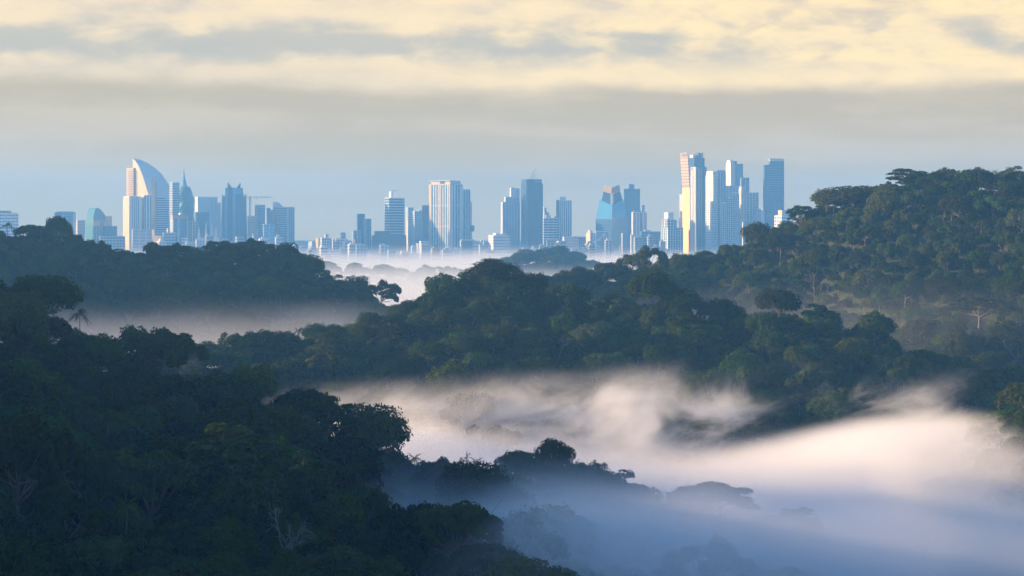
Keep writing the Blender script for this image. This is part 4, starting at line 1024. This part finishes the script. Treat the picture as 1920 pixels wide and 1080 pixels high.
# ---- right group
def golden():
    D = 5700; o = empty('golden_tower', P(1285, HOR, D), 0); o.location.z = GZ; tag(o, 'slim golden glass tower with a bronze banded upper half, leaning out at the top', 'building'); s = D / F; z = lambda y: zof(y, D) - GZ
    # edges: left, right of the sunlit face, right of the dark flank (photo columns about 1285) at given rows
    prof = [(500, -3.6, 8.6, 9.8), (352, -3.9, 8.0, 9.2), (286, -8.6, 4.0, 5.4)]
    def lerp(y): return [np.interp(-y, [-p[0] for p in prof], [p[i] for p in prof]) for i in (1, 2, 3)]
    def seg(y0, y1, m_, nm, e=0.0):
        mb = MB(); a0, b0, c0 = lerp(y0); a1, b1, c1 = lerp(y1)
        lo = [(a0 * s - e, 26), (b0 * s, -e), (c0 * s + e, 4), (a0 * s + 14, 34)]; hi = [(a1 * s - e, 26), (b1 * s, -e), (c1 * s + e, 4), (a1 * s + 14, 34)]
        mb.prism(lo, z(y0), z(y1), top=hi); return mb.build(nm, CM[m_], o)
    seg(500, 352, 'gold', 'lower_glass')
    seg(351.9, 286, 'bronze', 'upper_glass')
    for i in range(9): seg(345.5 - i * 5.6, 343.8 - i * 5.6, 'cream', 'floor_band', .6)
    mb = MB()
    for i in range(24):
        y = 358 + i * 5.2; a_, b_, c_ = lerp(y)
        mb.tube([(a_ * s + .3, 25.6, z(y)), (b_ * s, -.35, z(y))], [.35, .35], 3)
    mb.build('floor_line', CM['tan'], o, kind='stuff')
    mb = MB(); a_, b_, c_ = lerp(290)
    for i in range(4):
        t0, t1 = .22 + i * .18, .34 + i * .18
        p = (a_ * s + (b_ - a_) * s * t0, 26 - 26 * t0); q = (a_ * s + (b_ - a_) * s * t1, 26 - 26 * t1)
        mb.prism([(p[0], p[1] - 1.0), (q[0], q[1] - 1.0), (q[0], q[1] + .4), (p[0], p[1] + .4)], z(292.4), z(288.6))
    mb.build('sign_letters', CM['dark'], o, kind='stuff')
golden()
T(1273, 1283, 364, 5760, 60, .8, 'white', 'cream', 12, .05, 1, .1, 1, 'narrow sunlit white slab on the left of the golden tower', AB)
T(1291, 1321, 296, 5850, 26, .36, 'deep', 'glass', 10, .08, 4, .08, 2, 'tall blue-grey glass tower with roof boxes right of the golden tower', roof=[(.0, .3, .2, .8, 290, 295.6, 'cream'), (.55, .68, .2, .8, 286, 295.6, 'glass'), (.78, .98, .2, .8, 286, 295.6, 'cream')], fstrip=[(.42, .48, 315, 'light'), (.66, .71, 315, 'light')], mast=[(.5, 281, 295)])
T(1295, 1307, 313, 5740, 58, .8, 'tan', 'white', 60, .02, 1, .3, 2, 'white rounded blade tower, sunlit, in front of the tall blue-grey glass tower', AB, lstrip=[(.0, .36, 314, 'white'), (.62, 1., 319, 'white')])
T(1318, 1325, 313, 5900, 30, .3, 'glass', 'light', 9, .1, 1, .1, 1, 'narrow glass step on the right of the tall blue-grey glass tower')
T(1323, 1346, 328, 5800, 38, .62, 'glass', 'white', 6.4, .55, 3, .45, 4, 'white banded tower with balcony rows right of the blade tower', AB, tiers=[(.1, 1., .1, .95, 321)])
T(1338, 1361, 323, 5900, 24, .12, 'glass', 'pale', 6.4, .3, 4, .35, 2, 'pale blue-grey tower directly right of the white banded tower', AB, tiers=[(.2, .95, .1, .9, 319)], fstrip=[(.1, .35, 333, 'glass')])
T(1361, 1378, 305, 6050, 34, .55, 'tan', 'white', 6.5, .5, 2, .6, 3, 'tall white tower with one dark window column, highest of the stepped white towers', AB, roof=[(.1, .8, .2, .9, 300, 304.7, 'white')])
T(1374, 1393, 307, 6150, 22, .06, 'glass', 'light', 6.5, .3, 4, .3, 2, 'blue gridded tower joined to the tall white tower', AB, tiers=[(.0, .38, .1, .9, 302)])
T(1358, 1386, 348, 5950, 20, .1, 'light', 'pale', 6.5, .45, 4, .4, 2, 'pale lower step in front of the tall white tower', AB)
T(1352, 1362, 381, 5700, 30, .3, 'glass', 'pale', 6, .4, 2, .3, 2, 'lowest pale block of three stepped ones at the left of the rosy slab', AB, roof=[(.05, .95, .1, .9, 379, 380.6, 'white')])
T(1361, 1373, 371, 5720, 26, .12, 'glass', 'pale', 6, .35, 3, .3, 2, 'middle pale block of three stepped ones at the left of the rosy slab', AB, roof=[(.05, .95, .1, .9, 369, 370.6, 'white')])
T(1373, 1386, 363, 5740, 26, .1, 'glass', 'pale', 6, .35, 3, .3, 2, 'highest pale block of three stepped ones at the left of the rosy slab', AB, roof=[(.05, .95, .1, .9, 360.5, 362.6, 'white')])
T(1385, 1397, 356, 5760, 32, .4, 'tan', 'white', 30, .05, 2, .5, 2, 'rosy-white slab with one dark seam right of the stepped pale blocks', AB, tiers=[(.1, .9, .1, .9, 350)])
T(1388, 1405, 333, 6000, 20, .1, 'light', 'pale', 20, .03, 2, .2, 2, 'plain pale blue slab behind the rosy-white slab', AB)
T(1397, 1422, 361, 5850, 22, .12, 'glass', 'white', 6.5, .5, 4, .55, 2, 'white punched-window tower left of the blue banded tower', AB)
T(1414, 1427, 392, 5800, 24, .2, 'light', 'pale', 7, .4, 3, .4, 2, 'lower pale step between the white punched-window tower and the blue banded tower', AB)
T(1390, 1407, 416, 5500, 18, .3, 'deep', 'glass', 10, .08, 2, .08, 2, 'small deep blue glass block at the foot of the stepped towers', lstrip=[(.4, .6, 416, 'white')])
T(1405, 1425, 427, 5480, 18, .1, 'glass', 'light', 8, .2, 3, .2, 2, 'low pale blue block beside the small deep blue glass block', AB)
o, w, d = T(1431, 1470, 309, 5800, 16, .06, 'glass', 'light', 6.6, .16, 7, .06, 2, 'blue banded tower standing alone with an open frame on its roof', tiers=[(.26, 1., .05, .95, 302)])
mb = MB(); zq = lambda y: zof(y, 5800) - GZ
for i in range(7): mb.box(-w / 2 + w * (.28 + i * .115), -w / 2 + w * (.28 + i * .115) + 1.0, -d / 2, d / 2, zq(302), zq(298.6))
mb.box(-w / 2 + w * .26, w / 2, -d / 2, d / 2, zq(298.6), zq(297.4)); mb.build('roof_frame', CM['steel'], o, kind='stuff')
T(1428, 1433, 392, 5780, 30, .4, 'pale', 'white', 8, .2, 1, .2, 1, 'thin pale slab on the left edge of the blue banded tower', AB)
T(1452, 1474, 404, 5450, 44, .62, 'glass', 'white', 9, .45, 2, .35, 3, 'sunlit white block with window rows above the right hill slope', AB, roof=[(.15, .9, .05, .6, 394, 403.6, 'cream')])
T(1470, 1480, 394, 5600, 24, .1, 'light', 'pale', 9, .2, 2, .2, 2, 'pale blue block behind the sunlit white block above the right hill', AB)

# ---- low roofs fading into the mist at the city's foot
rs = np.random.RandomState(1234)
LOWM = [('light', 'pale', 'light'), ('glass', 'grey', 'grey'), ('glass', 'grey', 'grey-ribbed'), ('glass', 'white', 'white-banded'), ('brown', 'tan', 'tan'), ('light', 'grey', 'dull')]
low_by = {}
for i, px in enumerate(list(np.linspace(540, 1250, 64)) + list(np.linspace(290, 545, 16)) + list(np.linspace(1030, 1240, 10))):
    px += rs.uniform(-6, 6); wpx = rs.uniform(8, 22); c_, w_, word = LOWM[rs.randint(len(LOWM))]
    yt = rs.uniform(458, 484) if rs.rand() < .75 else rs.uniform(450, 462)
    if i >= 64: yt = rs.uniform(436, 458)
    Dl = rs.uniform(5250, 5700)
    o, w, d = T(px - wpx / 2, px + wpx / 2, yt, Dl, rs.uniform(14, 34), rs.uniform(.05, .24), c_, w_, rs.uniform(6, 9), rs.uniform(.3, .55), rs.randint(2, 6), rs.uniform(.2, .5), rs.randint(1, 3), '', 'low_rise_block', grp='low blocks in the mist before the city',
                roof=[(.2, .6, .2, .7, yt - rs.uniform(2, 5), yt + .2, w_)] if rs.rand() < .6 else ())
    near = min(LAND, key=lambda l: abs(l[0] - px))[1]
    low_by.setdefault((word, near), []).append((px, o))
for (word, near), l in low_by.items():
    l.sort(key=lambda q: q[0]); n = len(l)
    for j, (px, o) in enumerate(l):
        o['label'] = '%s low block fading into the mist below the %s' % (word, near) + ('' if n == 1 else (', leftmost of %s' % NUM[n] if j == 0 else (', rightmost of %s' % NUM[n] if j == n - 1 else ', %s from left' % ORD[j])))

# ------------------------------------------------------------------ air: haze and fog
def vol_mat(name, dens, col, aniso, rate=1.0):
    m = bpy.data.materials.new(name); m.use_nodes = True; nt = m.node_tree; nt.nodes.clear(); X.nt = nt
    v = nt.nodes.new('ShaderNodeVolumePrincipled'); out = nt.nodes.new('ShaderNodeOutputMaterial')
    v.inputs['Color'].default_value = (*col, 1); v.inputs['Anisotropy'].default_value = aniso
    if callable(dens):
        g = nt.nodes.new('ShaderNodeNewGeometry').outputs['Position']
        s = nt.nodes.new('ShaderNodeSeparateXYZ'); nt.links.new(g, s.inputs[0])
        d = dens(g, X(s.outputs[0]), X(s.outputs[1]), X(s.outputs[2]))
        nt.links.new(d.k, v.inputs['Density'])
    else: v.inputs['Density'].default_value = dens
    nt.links.new(v.outputs[0], out.inputs['Volume'])
    m.cycles.volume_step_rate = rate
    try: m.cycles.homogeneous_volume = not callable(dens)
    except Exception: pass
    return m

def air(name, b, m, label, cat):
    o = MB().box(*b).build(name, m)
    o.display_type = 'WIRE'
    return tag(o, label, cat, kind='stuff')

air('haze', (-9500, 9500, -3600, 9600, -1.0, 345), vol_mat('haze', 1.14e-4, (0.19, 0.53, 1.0), 0.1), 'pale blue morning haze filling the whole view', 'haze')

def blob(x, y, cx, cy_, rx, ry):
    a = (x - cx) / rx; b_ = (y - cy_) / ry
    return ((a * a + b_ * b_) * -1.0).exp()

def tilt(sock, ang):
    n = X.nt.nodes.new('ShaderNodeMapping'); X.nt.links.new(sock, n.inputs['Vector'])
    n.inputs['Rotation'].default_value = (0, ang, 0); return n.outputs['Vector']

def valley(g, x, y, z):
    n = noise(vscale(g, (.010, .010, .02)), 1.0, 3.0, .5)
    lump = noise(vscale(g, (.022, .022, .05), (5, 1, 7)), 1.0, 4.0, .55)
    front = sstep(y, 690, 600) * sstep(x, -60, 10)
    h = 27.5 + (n - .5) * 12.0 + blob(x, y, 185, 850, 70, 90) * 22.0 + blob(x, y, -85, 890, 90, 90) * 17.0 + front * ((n - .5) * 26.0 + 23.0) + sstep(y, 615, 565) * sstep(x, -45, 5) * sstep(x, 85, 45) * 13.0
    sea = sstep(h - z, -5.0, 9.0)
    sea = sea * (sstep(y, 660, 800) * sstep(y, 990, 880) * .022 + sstep(y, 430, 530) * .0088) * (lump * 2.2 - .1).max(.15)
    side = sstep(x, -210, -120)
    return sea * side
air('fog', (-210, 420, 430, 995, 2, 84), vol_mat('valley_fog', valley, (.992, .98, .96), 0.0, .35), 'thick peach and blue fog bank filling the valley at the right', 'fog')

def veil(g, x, y, z):
    w = noise(vscale(tilt(g, R(20)), (.020, .020, .040), (4, 2, 1)), 1.0, 9.0, .70, .9)
    br = noise(vscale(g, (.011, .011, .016), (1, 8, 3)), 1.0, 2.0, .5)
    body = sstep(w * .8 + br * .45 - .165 * sstep(x, 30, 150), .54, .76)
    top = sstep(z + (x * -.06), 62, 30)
    return body * top * sstep(z, 10, 26) * sstep(y, 905, 940) * sstep(y, 1015, 975) * sstep(x, -125, -80) * sstep(x, 260, 200) * .055
air('fog', (-125, 260, 885, 1060, 10, 84), vol_mat('veil_mist', veil, (.992, .98, .96), 0.0, .25), 'torn peach wisps drifting across the foot of the middle ridge', 'fog')

def hollow(g, x, y, z):
    n = noise(vscale(g, (.012, .012, .03)), 1.0, 3.0, .5)
    return sstep(58.0 + (n - .5) * 26.0 - z, -26.0, 34.0) * .0078 * sstep(y, 1090, 1160) * sstep(x, -60, -120)
air('fog', (-430, -60, 1090, 1460, 2, 92), vol_mat('hollow_mist', hollow, (.98, .98, .99), 0.0, .35), 'thin mauve mist in the hollow before the left ridge', 'fog')

def gap_mist(g, x, y, z):
    n = noise(vscale(g, (.012, .012, .03)), 1.0, 3.0, .5)
    return sstep(74.0 + (n - .5) * 34.0 + (x * .03) - z, -16.0, 24.0) * .0009 * sstep(y, 1185, 1235) * sstep(x, -40, 60)
air('fog', (-60, 420, 1185, 1420, 2, 112), vol_mat('gap_mist', gap_mist, (.98, .98, .99), 0.0, .4), 'thin blue mist between the middle ridge and the right hill', 'fog')

def pocket(g, x, y, z):
    n = noise(vscale(g, (.02, .02, .06)), 1.0, 4.0, .55)
    return sstep(52.0 + (n - .5) * 22.0 - z, -4.0, 14.0) * sstep(x, -85, -30) * sstep(y, 520, 560) * .011
air('fog', (-90, 120, 520, 690, 2, 74), vol_mat('pocket_mist', pocket, (.98, .98, .99), 0.0, .5), 'blue wisp of mist behind the bright green dome tree', 'fog')

def plain(g, x, y, z):
    n = noise(vscale(g, (.0022, .0012, .01)), 1.0, 4.0, .55)
    return sstep(34.0 + (n - .5) * 40.0 - z, -46.0, 22.0).pow(1.6) * .0042 * sstep(y, 1900, 2500)
air('fog', (-1500, 1500, 1900, 5900, 2, 98), vol_mat('plain_mist', plain, (.99, .99, .98), 0.0, .5), 'low white mist lying on the plain before the city', 'fog')
